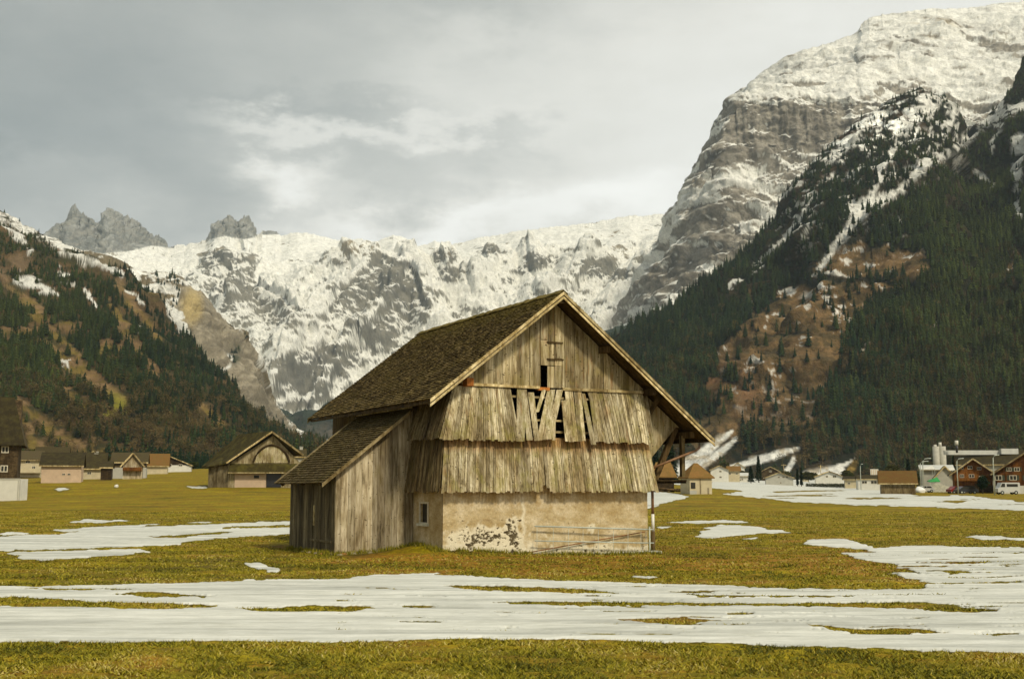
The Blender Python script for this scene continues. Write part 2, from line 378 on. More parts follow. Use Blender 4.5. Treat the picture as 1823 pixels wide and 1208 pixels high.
HOLES = [
 [(-300,1060),(0,1062),(60,1064),(150,1070),(300,1075),(400,1080),(300,1087),(100,1082),(0,1079),(-300,1076)],
 [(185,1059),(260,1055),(320,1058),(385,1064),(260,1064)], [(15,1050),(150,1048),(295,1050),(150,1053)],
 [(400,1084),(560,1080),(650,1081),(682,1086),(600,1092),(480,1091)],
 [(780,1043),(900,1044),(1000,1047),(1135,1060),(1000,1058),(850,1052)],
 [(865,1074),(1000,1071),(1100,1072),(1350,1075),(1650,1073),(1775,1088),(1730,1092),(1600,1086),(1400,1083),(1000,1082)],
 [(1220,1058),(1280,1060),(1500,1061),(1725,1057),(1500,1064),(1250,1064)],
 [(1090,1105),(1200,1101),(1275,1107),(1220,1114),(1150,1111)],
 [(1428,1112),(1470,1115),(1520,1122),(1600,1120),(1690,1128),(1560,1131),(1480,1125)],
 [(1290,1093),(1350,1093),(1350,1096),(1290,1096)], [(1677,1017),(1722,1017),(1727,1022),(1690,1024)],
 [(1640,1040),(1720,1038),(1823,1036),(1823,1039),(1700,1041)], [(265,956),(400,946),(420,948),(310,958)],
 [(1480,886),(1600,885),(1560,889)], [(1650,891),(1740,890),(1700,895)], [(1740,985),(1823,984),(1823,986)], [(1600,1000),(1760,1003),(1700,1005)]]
def snow_mask(px, py):
    wx = 14*fbm(px*.02, py*.12, 4); wy = 1.5*fbm(px*.035+9, py*.2, 4)+.7*fbm(px*.2, py*.9, 2)
    X = px+wx; Y = py+wy; m = np.zeros(px.shape, bool)
    for p in SNOW: m |= inpoly(X, Y, p)
    for p in HOLES: m &= ~inpoly(X, Y, p)
    # melt streaks in the snowfields
    st = fbm(px*.006+4, (py+.02*(px-1500)*np.sign(px-1300)*.6)*.35, 4)
    m &= ~((st > .5) & (py > 1045) & (py < 1135) & (px > 600)) 
    m &= ~((st > .33) & (py > 982) & (py < 1048) & (px > 1450))
    m &= ~((st > .42) & (py > 868) & (py < 905) & (px > 1270))
    return m
def build_ground():
    # non-uniform polar sheet: dense inside the photograph's view
    th = np.concatenate([np.linspace(-180, -33, 60), np.linspace(-32.5, 32.5, 1250), np.linspace(33, 180, 60)])*math.pi/180
    py = np.concatenate([np.linspace(1330, 1215, 60), np.linspace(1214, 990, 420), np.linspace(989.6, 868+14.0, 330)])
    rr = EYE*F/(py-868)*1.0
    r = np.concatenate([[.2, 2, 4, 6, 8, 9.5], rr, np.geomspace(rr[-1]*1.004, 900, 260), np.geomspace(920, 6400, 50)])
    r = np.unique(np.round(r, 4))
    T, R_ = np.meshgrid(th, r); X = R_*np.sin(T); Y = R_*np.cos(T)
    Zg = ground_z(X, Y)
    ok = (Y > 1) & (np.abs(X) < Y*.75)
    a = np.where(ok, X/np.where(ok, Y, 1), 0); e = np.where(ok, (Zg-EYE)/np.where(ok, Y, 1), -.5)
    px, py = to_px(a, e)
    s = np.where(ok & (R_ < 780), snow_mask(px, py), False).astype(float)
    s[:, 1:-1] = (s[:, :-2]+2*s[:, 1:-1]+s[:, 2:])/4; s[1:-1] = (s[:-2]+2*s[1:-1]+s[2:])/4
    # snow is a real layer a few centimetres thick, with drag lines
    near = np.clip(1-R_/300, 0, 1)
    lines = fbm(X*.03, Y*1.7+X*.12, 3)
    Zg = Zg + s*.05*near + s*near*(.045*lines+.02*fbm(X*.4, Y*1.4, 4)) + (1-s)*near*.04*fbm(X*1.1, Y*1.1, 4)
    u, v = barn_uv(X, Y)
    nb = fbm(X*.35, Y*.35, 4)
    dry = sstep(-.1, .6, nb+1.1*np.exp(-((py-1000)/22)**2)*np.clip((px-480)/200, 0, 1)*(px < 1750)-.22)*(R_ < 80)*.9
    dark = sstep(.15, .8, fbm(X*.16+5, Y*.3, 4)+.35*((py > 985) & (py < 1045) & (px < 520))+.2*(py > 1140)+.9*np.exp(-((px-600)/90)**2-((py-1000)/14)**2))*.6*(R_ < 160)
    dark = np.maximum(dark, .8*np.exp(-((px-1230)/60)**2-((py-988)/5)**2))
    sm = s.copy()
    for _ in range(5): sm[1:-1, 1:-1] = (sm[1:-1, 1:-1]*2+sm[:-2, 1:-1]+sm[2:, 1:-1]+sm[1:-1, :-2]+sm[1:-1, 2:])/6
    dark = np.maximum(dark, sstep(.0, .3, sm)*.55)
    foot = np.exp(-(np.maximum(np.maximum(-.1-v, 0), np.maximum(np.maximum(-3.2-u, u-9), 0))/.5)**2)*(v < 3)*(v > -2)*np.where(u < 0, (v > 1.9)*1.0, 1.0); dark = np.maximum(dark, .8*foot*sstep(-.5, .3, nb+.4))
    V = np.stack([X, Y, Zg], -1).reshape(-1, 3)
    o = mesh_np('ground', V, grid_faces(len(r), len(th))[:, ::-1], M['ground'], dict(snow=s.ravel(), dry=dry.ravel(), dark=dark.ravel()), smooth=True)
    tag(o, kind='structure'); return o
build_ground()

# short tufts of grass in the foreground
def build_grass():
    N = 430000
    py = 868+np.exp(RS.uniform(math.log(48), math.log(350), N)); D = EYE*F/(py-868)
    px = RS.uniform(-40, 1863, N); a, _ = ae(px, py); X = a*D; Y = D
    pxx, pyy = to_px(X/Y, (ground_z(X, Y)-EYE)/Y); s = snow_mask(pxx, pyy)
    u, v = barn_uv(X, Y)
    inside = (u > -3.2) & (u < 8.8) & (v > 0) & (v < 13)
    k = ~s & ~inside & (fbm(X*1.6, Y*1.6, 3) > -.45); X, Y = X[k], Y[k]; n = len(X); Z = ground_z(X, Y)
    h = RS.uniform(.015, .055, n)*(1+.6*fbm(X*.8, Y*.8, 2)); w = RS.uniform(.006, .014, n)*(1+Y/30); t = RS.uniform(0, 6.28, n); l = RS.uniform(-.09, .09, (n, 2))
    V = np.zeros((n, 3, 3)); dx, dy = np.cos(t)*w, np.sin(t)*w
    V[:, 0] = np.stack([X-dx, Y-dy, Z-.01], 1); V[:, 1] = np.stack([X+dx, Y+dy, Z-.01], 1); V[:, 2] = np.stack([X+l[:, 0], Y+l[:, 1], Z+h], 1)
    c = np.clip(.42+.45*fbm(X*.35, Y*.35, 4)+RS.normal(0, .22, n), 0, 1); c = np.repeat(np.stack([c, c, c], 1), 3, 0)
    o = mesh_np('grass', V.reshape(-1, 3), np.arange(n*3).reshape(n, 3), M['blade'], dict(rnd=c))
    tag(o, 'short olive and straw coloured meadow grass growing between the snow patches', 'grass', kind='stuff')
build_grass()

# ------------------------------------------------------------------ mountains
def sheet(name, curves, px0, px1, ncol, rows, disp, cover, back=600, jag=2.2):
    """curves: list (polyline in photo px, distance) from foot to crest; rows: rows per segment."""
    P = np.linspace(px0, px1, ncol)
    es, ds = [], []
    a_cols = None
    top = np.array(curves[-1][0], float)
    # columns: constant azimuth taken at the crest line
    aT, eT = ae(top[:, 0], top[:, 1]); a_cols = np.linspace(ae(px0, np.interp(px0, top[:, 0], top[:, 1]))[0], ae(px1, np.interp(px1, top[:, 0], top[:, 1]))[0], ncol)
    for poly, D in curves:
        q = np.array(poly, float); aa, ee = ae(q[:, 0], q[:, 1]); es.append(np.interp(a_cols, aa, ee))
        if np.isscalar(D): ds.append(np.full(ncol, float(D)))
        else:
            d = np.array(D, float); ad, _ = ae(d[:, 0], np.full(len(d), 600.)); ds.append(np.interp(a_cols, ad, d[:, 1]))
    jx = a_cols*F; jit = (fbm(jx*.09, jx*0+.3, 4, gain=.65)+.6*np.abs(fbm(jx*.3, jx*0+2.3, 3)))/F*jag
    jsp = jit*2.4*blobs(CX+jx, jx*0+400, [(195,400,125,99,1), (412,400,50,99,1)]) if name == 'snowy_massif' else 0*jit
    E, DD, T = [], [], []
    for i in range(len(curves)-1):
        n = rows[i]
        for k in range(n + (1 if i == len(curves)-2 else 0)):
            t = k/n; E.append(None); z0 = EYE+es[i]*ds[i]; z1 = EYE+es[i+1]*ds[i+1]
            last = i == len(curves)-2; z = z0+(z1-z0)*t+(jit*ds[-1]*t**14+jsp*ds[-1]*t**3 if last else 0); d = ds[i]+(ds[i+1]-ds[i])*t
            E[-1] = z; DD.append(d); T.append(np.full(ncol, (i+t)/(len(curves)-1)))
    nb = 10
    zt, dt = E[-1], DD[-1]
    for k in range(1, nb+1):
        E.append(zt-(zt-30)*(k/nb)**1.3*.9); DD.append(dt+back*k/nb); T.append(np.full(ncol, 1.0))
    Z = np.array(E); Dm = np.array(DD); T = np.array(T); X = a_cols[None, :]*Dm; Y = Dm.copy()
    px, py = to_px(a_cols[None, :]*np.ones_like(Z), (Z-EYE)/Y)
    # undisplaced normals
    def normals(X, Y, Z):
        dxr, dyr, dzr = np.gradient(X, axis=0), np.gradient(Y, axis=0), np.gradient(Z, axis=0)
        dxc, dyc, dzc = np.gradient(X, axis=1), np.gradient(Y, axis=1), np.gradient(Z, axis=1)
        N = np.stack([dyc*dzr-dzc*dyr, dzc*dxr-dxc*dzr, dxc*dyr-dyc*dxr], -1)
        return N/np.maximum(np.linalg.norm(N, axis=-1, keepdims=True), 1e-9)
    N = normals(X, Y, Z); N = np.where(N[..., 2:3] < 0, -N, N)
    d = disp(X, Y, Z, T, px, py)
    X = X+N[..., 0]*d; Y = Y+N[..., 1]*d; Z = Z+N[..., 2]*d*.8
    N2 = normals(X, Y, Z); N2 = np.where(N2[..., 2:3] < 0, -N2, N2)
    px, py = to_px(X/Y, (Z-EYE)/Y)
    cov, forest = cover(X, Y, Z, T, px, py, N2)
    V = np.stack([X, Y, Z], -1).reshape(-1, 3)
    o = mesh_np(name, V, grid_faces(*X.shape)[:, ::-1], M['terrain'], dict(cov=cov.reshape(-1, 3)), smooth=True)
    tag(o, kind='structure')
    return dict(X=X, Y=Y, Z=Z, px=px, py=py, T=T, forest=forest)

SNOWC = np.array([.9,.89,.82]); ROCK = np.array([.26,.245,.195]); ROCKD = np.array([.15,.145,.12]); WARM = np.array([.36,.28,.15]); BROWN = np.array([.27,.155,.06]); EARTH = np.array([.1,.075,.032])
def mixc(a, b, t): return a*(1-t[..., None])+b*t[..., None]

# --- the snowy massif at the head of the valley
M_top = [(-60,470),(60,430),(90,408),(100,400),(114,398),(120,385),(127,366),(134,367),(140,376),(150,380),(156,392),(164,391),(172,396),(183,388),(187,371),(199,370),(206,377),(222,386),(240,392),(252,402),(260,414),(270,420),(288,424),(300,439),(330,436),(365,428),(372,416),(382,398),(394,392),(404,386),(412,385),(422,396),(428,402),(434,386),(443,386),(450,396),(456,416),(466,413),(476,412),(492,413),(500,421),(530,414),(560,418),(600,428),(640,426),(672,431),(700,418),(722,424),(745,438),(775,430),(805,436),(850,424),(885,420),(920,412),(1000,402),(1060,396),(1100,386),(1160,382),(1200,378),(1260,372),(1400,360)]
def M_disp(X, Y, Z, T, px, py):
    r = ridged(X*.0011, (Y+Z)*.0011, 7, .5)-1.2
    spur = np.zeros(px.shape)
    for pts, w_ in [([(700,452),(640,500),(575,575),(520,650),(490,700)], 24), ([(705,455),(745,510),(770,570)], 22), ([(735,470),(700,560),(650,620)], 16), ([(400,462),(425,500),(415,560)], 22), ([(560,425),(590,465),(640,490)], 16),
                    ([(868,436),(880,480),(850,520)], 22), ([(1060,462),(1010,510),(960,540)], 24), ([(1195,440),(1130,520),(1060,590)], 26), ([(780,440),(795,480),(800,510)], 15), ([(470,520),(520,560),(560,620)], 16), ([(640,610),(590,660),(560,720)], 18), ([(1120,440),(1050,450),(980,440)], 12), ([(940,450),(950,480)], 16)]:
        wx = px+10*fbm(X*.004, Z*.006, 3); wy = py+8*fbm(X*.005+7, Z*.005, 3)
        spur = np.maximum(spur, stroke(wx, wy, pts, w_*1.5)*.5+stroke(wx, wy, pts, w_*.5)*.5)
    f = fbm(X*.011, (Y+Z)*.011, 4, gain=.6)
    sp = blobs(px, py, [(190,415,130,55,1), (412,405,55,28,1)])
    env = 1-sstep(.62, .92, T)*.96
    return env*(120*r+22*f+8*fbm(X*.05, (Y+Z)*.05, 3, gain=.65)+95*spur)*(1-sp)+(1-sp)*sstep(.55, .75, T)*(1-sstep(.93, 1, T))*34*(fbm(X*.004, Z*.008, 5)) + sp*(26*ridged(X*.016, Z*.007, 6)+9*fbm(X*.05, Z*.04, 4)-26)*(1-sstep(.97, 1, T))
def M_cover(X, Y, Z, T, px, py, N):
    n1 = fbm(X*.004, (Z+.4*Y)*.006, 6, gain=.66); n2 = fbm((X+Z*.9)*.006, (X-Z)*.0016, 5, gain=.62)
    n3 = fbm(X*.018+Z*.012, Z*.03-X*.01, 5, gain=.72)
    steep = 1-N[..., 2]
    pa = blobs(px, py, [(690,500,60,50,.72),(740,545,28,38,.8),(640,520,60,30,.4),(795,490,27,16,.95),(782,455,14,14,.75),(806,455,10,13,.75),
        (870,443,38,12,.7),(950,468,25,20,.9),(930,480,30,9,.6),(985,462,14,10,.5),(1060,478,45,24,.62),(1115,488,28,14,.7),(905,500,18,8,.7),(545,650,70,32,.95),(560,700,90,28,.8),(600,620,40,18,.6),
        (395,470,45,40,.5),(440,470,20,30,.6),(385,520,40,30,.6),(470,560,70,40,.5),(560,560,60,25,.45),(600,590,60,25,.5),(700,615,60,25,.5),(640,640,50,22,.6),(1080,560,60,14,.4),(1090,540,40,10,.4),(1060,580,70,22,.55),(1190,400,40,10,.4),(1100,430,70,10,.35),
        (480,610,50,22,.5),(520,590,60,20,.4),(720,430,25,7,.5),(700,428,12,6,.5),(330,500,40,14,.4),(250,455,20,6,.35),(990,520,80,8,.3),(860,520,90,10,.3),(790,530,40,8,.3)])
    for pl, k_ in (([(560,565),(600,530),(640,480),(680,456),(720,458),(748,490),(770,545),(755,575),(700,602),(660,612),(640,585),(600,602)], .8), ([(470,720),(480,690),(500,655),(540,632),(580,626),(612,650),(628,680),(600,700),(560,705),(520,728)], .95), ([(355,455),(400,438),(450,480),(458,520),(430,565),(400,565),(380,520),(362,490)], .75), ([(860,640),(500,740),(480,720),(560,690),(620,690)], .5)):
        pa = np.maximum(pa, k_*inpoly(px+9*n1, py+7*n2, pl))
    r = 1.1*pa+.62*n1+.3*n2+.62*n3+.9*(steep-.45)-.78+.26*sstep(540, 440, py)+.2*fbm((X+Z)*.007, (X-Z)*.0025, 4)
    rock = sstep(.0, .13, r)
    low = inpoly(px, py, [(80,360),(310,360),(310,442),(270,437),(230,447),(170,452),(120,440),(80,420)]) | inpoly(px, py, [(362,428),(362,370),(460,370),(458,421),(435,426),(400,420)]) | inpoly(px, py, [(466,405),(500,405),(496,417),(468,418)])
    rock = np.where(low, np.clip(.85+.6*n3-.35*n1, 0, 1), rock)
    tone = sstep(-.5, .6, n3+n2*.6)
    rc = mixc(ROCKD, ROCK, tone); c = mixc(np.broadcast_to(SNOWC, rc.shape), rc, rock)
    wm = sstep(.1, .6, n1)*sstep(480, 430, py)*rock*.5; c = mixc(c, np.broadcast_to(WARM*1.15, c.shape), wm)
    c = np.where(low[..., None], mixc(np.array([.13,.14,.125]), np.array([.3,.29,.25]), tone)*(rock[..., None]) + SNOWC*.6*(1-rock[..., None]), c)
    return c, np.zeros(px.shape)
MS = sheet('snowy_massif', [([(-100,860),(1400,860)], 2900), ([(-100,660),(400,655),(600,660),(1400,620)], 3600), ([(-100,520),(400,500),(700,480),(1400,470)], 4400), (M_top, 5200)], -80, 1330, 1180, [90, 170, 170], M_disp, M_cover)

# --- rock peak with the big cliff, right
R2_top = [(1090,640),(1120,575),(1150,500),(1165,470),(1180,452),(1200,430),(1212,400),(1218,378),(1238,352),(1246,322),(1252,296),(1266,280),(1275,255),(1288,232),(1292,208),(1300,190),(1322,172),(1340,160),(1346,140),(1365,125),(1400,100),(1440,86),(1470,78),(1500,68),(1524,58),(1530,44),(1545,32),(1575,26),(1620,22),(1660,17),(1700,16),(1760,10),(1823,3),(1900,0),(2100,-20)]
R2_ct = [(1090,655),(1150,530),(1200,445),(1250,330),(1290,225),(1310,185),(1340,183),(1400,176),(1440,180),(1500,180),(1540,188),(1600,215),(1823,215),(2100,215)]
R2_cb = [(1090,665),(1150,560),(1200,480),(1250,390),(1290,300),(1310,276),(1350,266),(1400,272),(1450,262),(1500,245),(1540,228),(1600,250),(1823,260),(2100,260)]
def R2_disp(X, Y, Z, T, px, py):
    r = ridged(X*.0022, (Y+Z)*.0022, 7, .55)-1.2
    cl = stroke(px, py, [(1300,225),(1400,225),(1530,205)], 42)
    v = fbm(X*.012, Z*.0015, 4)+.5*np.abs(fbm(X*.03, Z*.003, 3))
    st = fbm(X*.002+Z*.001, (Z+X*.25)*.018, 3)
    env = 1-sstep(.93, 1.0, T)*.75
    return env*(70*r*(1-.6*cl)*(1-.45*sstep(210, 160, py))+26*v*cl+16*st+11*fbm(X*.02, (Y+Z)*.02, 4))
def R2_cover(X, Y, Z, T, px, py, N):
    n1 = fbm(X*.005+Z*.002, Z*.011, 6, gain=.66); n3 = fbm(X*.025, Z*.04, 4, gain=.7); st = fbm((X-Z*.6)*.003, (Z+X*.35)*.022, 4, gain=.6)
    steep = 1-N[..., 2]
    cliff = inpoly(px+10*n3, py+8*n3, [(1285,230),(1305,192),(1345,186),(1400,180),(1440,185),(1530,183),(1560,200),(1560,235),(1480,262),(1440,266),(1410,276),(1340,268),(1300,300),(1260,290)])
    low = inpoly(px+14*n1, py+10*n3, [(1165,470),(1200,435),(1218,380),(1245,340),(1300,330),(1330,350),(1360,400),(1330,440),(1250,510),(1150,520),(1140,510)])
    upper = sstep(190, 150, py-.0*px)
    ledge = blobs(px, py, [(1440,150,45,5,.9),(1395,153,30,4,.8),(1470,135,40,4,.4),(1560,50,18,12,.6),(1580,65,45,4,.5),(1650,40,40,5,.5),(1660,60,30,8,.5),(1705,120,30,5,.7),(1700,112,40,6,.5),(1760,80,30,5,.5),(1540,62,20,8,.6),(1595,100,30,5,.4),(1620,150,60,16,.3)])
    r = .75*n1+.75*st+.3*n3+1.0*(steep-.5)-.1-.38*upper+ledge*1.0
    r = r+np.where(cliff, .75, 0)+np.where(low, .42, 0)
    rock = sstep(-.02, .2, r)
    tone = sstep(-.6, .6, n3+.7*fbm(X*.02, Z*.002, 3))
    rc = mixc(np.array([.165,.145,.11]), np.array([.37,.335,.27]), tone)
    snowc = mixc(np.broadcast_to(SNOWC, rc.shape), np.array([.6,.585,.53]), sstep(-.2, .5, .6*n3+1.2*st+.4*n1)*.75*upper)
    c = mixc(snowc, rc, rock)
    wm = blobs(px, py, [(1665,48,40,22,.7),(1640,40,30,10,.5),(1690,58,26,10,.6)])*sstep(-.1, .3, n1)*.7
    c = mixc(c, np.broadcast_to(np.array([.4,.3,.14]), c.shape), wm)
    return c, np.zeros(px.shape)
sheet('rock_peak', [([(1000,850),(2100,850)], 2300), ([(1090,670),(1150,600),(1250,520),(1400,450),(2100,420)], 2700), (R2_cb, 3000), (R2_ct, 3040), (R2_top, 3700)], 1092, 2060, 800, [30, 130, 70, 140], R2_disp, R2_cover)

# --- pale cliff behind the left wooded slope
L2_top = [(60,440),(120,445),(180,452),(215,470),(240,480),(262,488),(300,488),(322,494),(340,508),(358,520),(370,532),(385,552),(400,566),(420,578),(440,597),(455,620),(462,655),(475,700),(490,722),(505,745),(530,768),(560,782),(600,800),(700,812)]
def L2_disp(X, Y, Z, T, px, py):
    return (1-sstep(.9, 1, T)*.7)*(40*(ridged(X*.004, (Y+Z)*.004, 6)-1.2)+9*fbm(X*.03, (Y+Z)*.03, 4))
def L2_cover(X, Y, Z, T, px, py, N):
    n1 = fbm(X*.01, Z*.015, 5, gain=.65); n3 = fbm(X*.04, Z*.05, 4, gain=.7)
    X2, Y2 = px+8*n3, py+8*n1
    cliff = inpoly(X2, Y2, [(315,545),(318,515),(345,508),(372,532),(400,566),(440,600),(458,620),(465,660),(478,700),(510,745),(540,800),(420,800),(380,700),(340,600)])
    rc = mixc(np.array([.25,.215,.15]), np.array([.4,.35,.255]), sstep(-.5, .5, n3+n1*.6))
    rc = mixc(rc, np.broadcast_to(np.array([.52,.4,.17]), rc.shape), blobs(px, py, [(342,545,22,36,.85)]))
    rc = mixc(rc, np.broadcast_to(np.array([.09,.1,.06]), rc.shape), blobs(px, py, [(418,628,14,22,.9)])*sstep(-.3, .1, n3)+sstep(735, 775, py)*.55*sstep(-.3, .3, n1))
    sn = mixc(np.broadcast_to(SNOWC, rc.shape), np.array([.2,.16,.09]), sstep(.0, .25, n1+n3*.8))
    c = np.where(cliff[..., None], rc, sn)
    c = mixc(c, np.broadcast_to(SNOWC*.9, c.shape), stroke(px, py, [(322,560),(312,575),(322,592)], 8)*(~cliff)+stroke(px, py, [(412,625),(406,650),(395,655)], 6)*sstep(0, .2, n3+.15))
    fo = np.maximum(.9*inpoly(X2, Y2, [(400,566),(425,575),(450,598),(462,622),(440,608),(410,585)]), .8*blobs(px, py, [(418,630,12,18,1)]))
    fo = np.maximum(fo, .35*inpoly(X2, Y2, [(490,730),(540,770),(640,800),(640,850),(470,850)]))
    fo = np.maximum(fo, .4*inpoly(X2, Y2, [(268,480),(330,490),(345,505),(318,520),(318,548),(300,540)]))
    return c, fo
S_L2 = sheet('pale_cliff', [([(0,850),(720,850)], 1500), (L2_top, 2100)], 70, 700, 420, [300], L2_disp, L2_cover, back=300)

# --- blue wooded foothill closing the valley
V_top = [(380,700),(440,715),(480,722),(510,738),(525,742),(545,728),(570,722),(590,706),(620,700),(700,690),(800,670),(950,640),(1050,610),(1100,590),(1200,560)]
def V_cover(X, Y, Z, T, px, py, N):
    n1 = fbm(X*.006, Z*.01, 5); c = mixc(np.array([.04,.055,.035]), np.array([.12,.1,.07]), sstep(.1, .5, n1))
    return c, (n1 < .42)*1.0
S_V = sheet('valley_foothill', [([(300,850),(1300,850)], 2300), (V_top, 2850)], 400, 1180, 400, [110], lambda X, Y, Z, T, px, py: 30*(ridged(X*.003, (Y+Z)*.003, 5)-1.2), V_cover, back=300)

# --- left wooded slope
L1_top = [(-500,200),(-200,290),(0,380),(30,396),(60,405),(100,424),(140,444),(180,470),(215,482),(250,512),(270,532),(290,562),(312,592),(330,606),(345,620),(362,645),(385,672),(398,692),(408,722),(425,738),(450,756),(470,766),(485,782),(510,798),(540,810),(600,820),(680,838)]
def hill_disp(k):
    def f(X, Y, Z, T, px, py):
        return (1-sstep(.9, 1, T)*.6)*sstep(0, .12, T)*(k*(ridged(X*.0045, (Y+Z)*.0045, 5)-1.2)+6*fbm(X*.03, (Y+Z)*.03, 3))
    return f
def L1_cover(X, Y, Z, T, px, py, N):
    n1 = fbm(X*.012, Z*.02, 5, gain=.62); n3 = fbm(X*.05, Z*.07, 4, gain=.7)
    Xp, Yp = px+14*n1, py+12*n3
    grass = np.zeros(px.shape)
    for pts, w in [([(108,690),(150,720),(208,745)], [4,7,5]), ([(28,712),(60,742),(100,775),(150,800)], [4,8,9,7]), ([(28,745),(60,790),(80,810)], [6,10,8]),
                   ([(60,600),(120,640),(150,670),(200,700)], [6,8,9,14]), ([(120,610),(170,670),(215,720)], [4,8,16]), ([(30,520),(70,560),(120,610)], [7,8,7]), ([(200,560),(240,620),(280,670)], 5), ([(175,795),(200,800),(230,800)], [2,4,3]),
                   ([(160,780),(172,805)], 3), ([(360,720),(400,755),(410,770)], 6), ([(210,500),(250,560),(280,600)], [8,6,5]), ([(180,615),(210,625)], 7), ([(0,480),(40,540)], 6), ([(195,540),(225,580)], 5)]:
        grass = np.maximum(grass, stroke(Xp, Yp, pts, w))
    grass = np.maximum(grass, sstep(.5, .7, n1+.35*fbm(X*.004, Z*.006, 3))*sstep(820, 700, py)*.85)
    snow = np.zeros(px.shape)
    for pts, w in [([(0,380),(60,410),(110,435),(145,465)], [9,11,13,8]), ([(100,430),(150,455),(215,490)], [5,7,3]), ([(35,495),(65,508),(95,522)], [8,12,4]), ([(0,398),(30,425)], 5), ([(100,490),(130,505)], 5), ([(30,420),(60,450)], 4), ([(230,520),(262,545)], 3), ([(105,640),(125,650)], 4), ([(300,560),(322,592)], [3,6]), ([(150,520),(165,545)], 3), ([(240,580),(250,590)], 3)]:
        snow = np.maximum(snow, stroke(Xp, Yp, pts, w))
    snow = snow*sstep(-.45, -.1, n3)
    gc = mixc(np.array([.2,.145,.035]), np.array([.25,.16,.075]), sstep(-.3, .3, n3))*(1+.35*fbm(X*.12, Z*.14, 3))[..., None]; gc = mixc(gc, np.broadcast_to(np.array([.26,.24,.03]), gc.shape), blobs(px, py, [(190,735,60,40,1)]))
    gc = mixc(gc, np.broadcast_to(np.array([.22,.15,.085]), gc.shape), sstep(560, 470, py))
    c = mixc(mixc(np.array([.06,.055,.022]), np.array([.14,.09,.04]), sstep(-.3, .4, n3)), gc, grass)
    c = mixc(c, np.broadcast_to(SNOWC, c.shape), snow)
    fo = np.clip(1-1.1*grass-1.2*snow, 0, 1)
    return c, fo
S_L1 = sheet('left_mountain_slope', [([(-600,866),(0,862),(500,862),(700,862)], 640), (L1_top, [(-500,1500),(0,1450),(400,1200),(700,1050)])], -420, 660, 700, [330], hill_disp(24), L1_cover, back=300)

# --- right wooded mountain
R1_top = [(1000,660),(1060,620),(1090,602),(1105,586),(1130,573),(1165,559),(1200,542),(1225,526),(1250,512),(1275,492),(1300,470),(1325,450),(1350,431),(1375,405),(1400,382),(1415,345),(1430,310),(1460,275),(1500,245),(1520,225),(1540,207),(1580,188),(1620,165),(1640,158),(1662,168),(1680,172),(1690,190),(1697,222),(1708,248),(1725,238),(1742,218),(1765,192),(1790,160),(1800,135),(1823,105),(1900,40),(2000,-40),(2200,-200)]
GULLY = [([(1823,190),(1790,200),(1760,215),(1720,245),(1680,275),(1640,300),(1600,338),(1560,362),(1520,372)], [12,9,8,8,8,6,6,10,16]),
         ([(1650,180),(1610,230),(1585,280),(1560,330),(1540,370)], [20,9,6,6,7]), ([(1560,200),(1530,240),(1500,260),(1470,290)], [10,12,8,7]),
         ([(1530,380),(1500,420),(1480,450),(1450,490)], [12,9,8,4]), ([(1440,350),(1420,400),(1380,440),(1340,480),(1300,515)], [4,4,5,5,3]),
         ([(1823,250),(1810,290),(1805,340),(1812,390)], [14,10,5,5]), ([(1780,180),(1775,240),(1770,270)], [6,4,3]), ([(1740,310),(1765,330)], 6), ([(1690,180),(1680,240)], [14,6]), ([(1400,380),(1440,400),(1430,430)],3)]
CONES = [([(1215,838),(1240,815),(1270,790),(1300,768)], [16,12,9,4]), ([(1240,835),(1275,810),(1310,780)], [10,8,3]), ([(1300,832),(1340,820),(1380,810),(1424,799)], [4,7,7,4]), ([(1400,838),(1415,818)], 5), ([(1440,850),(1480,838),(1524,815)], [12,8,2]), ([(1470,850),(1500,838)], 6)]
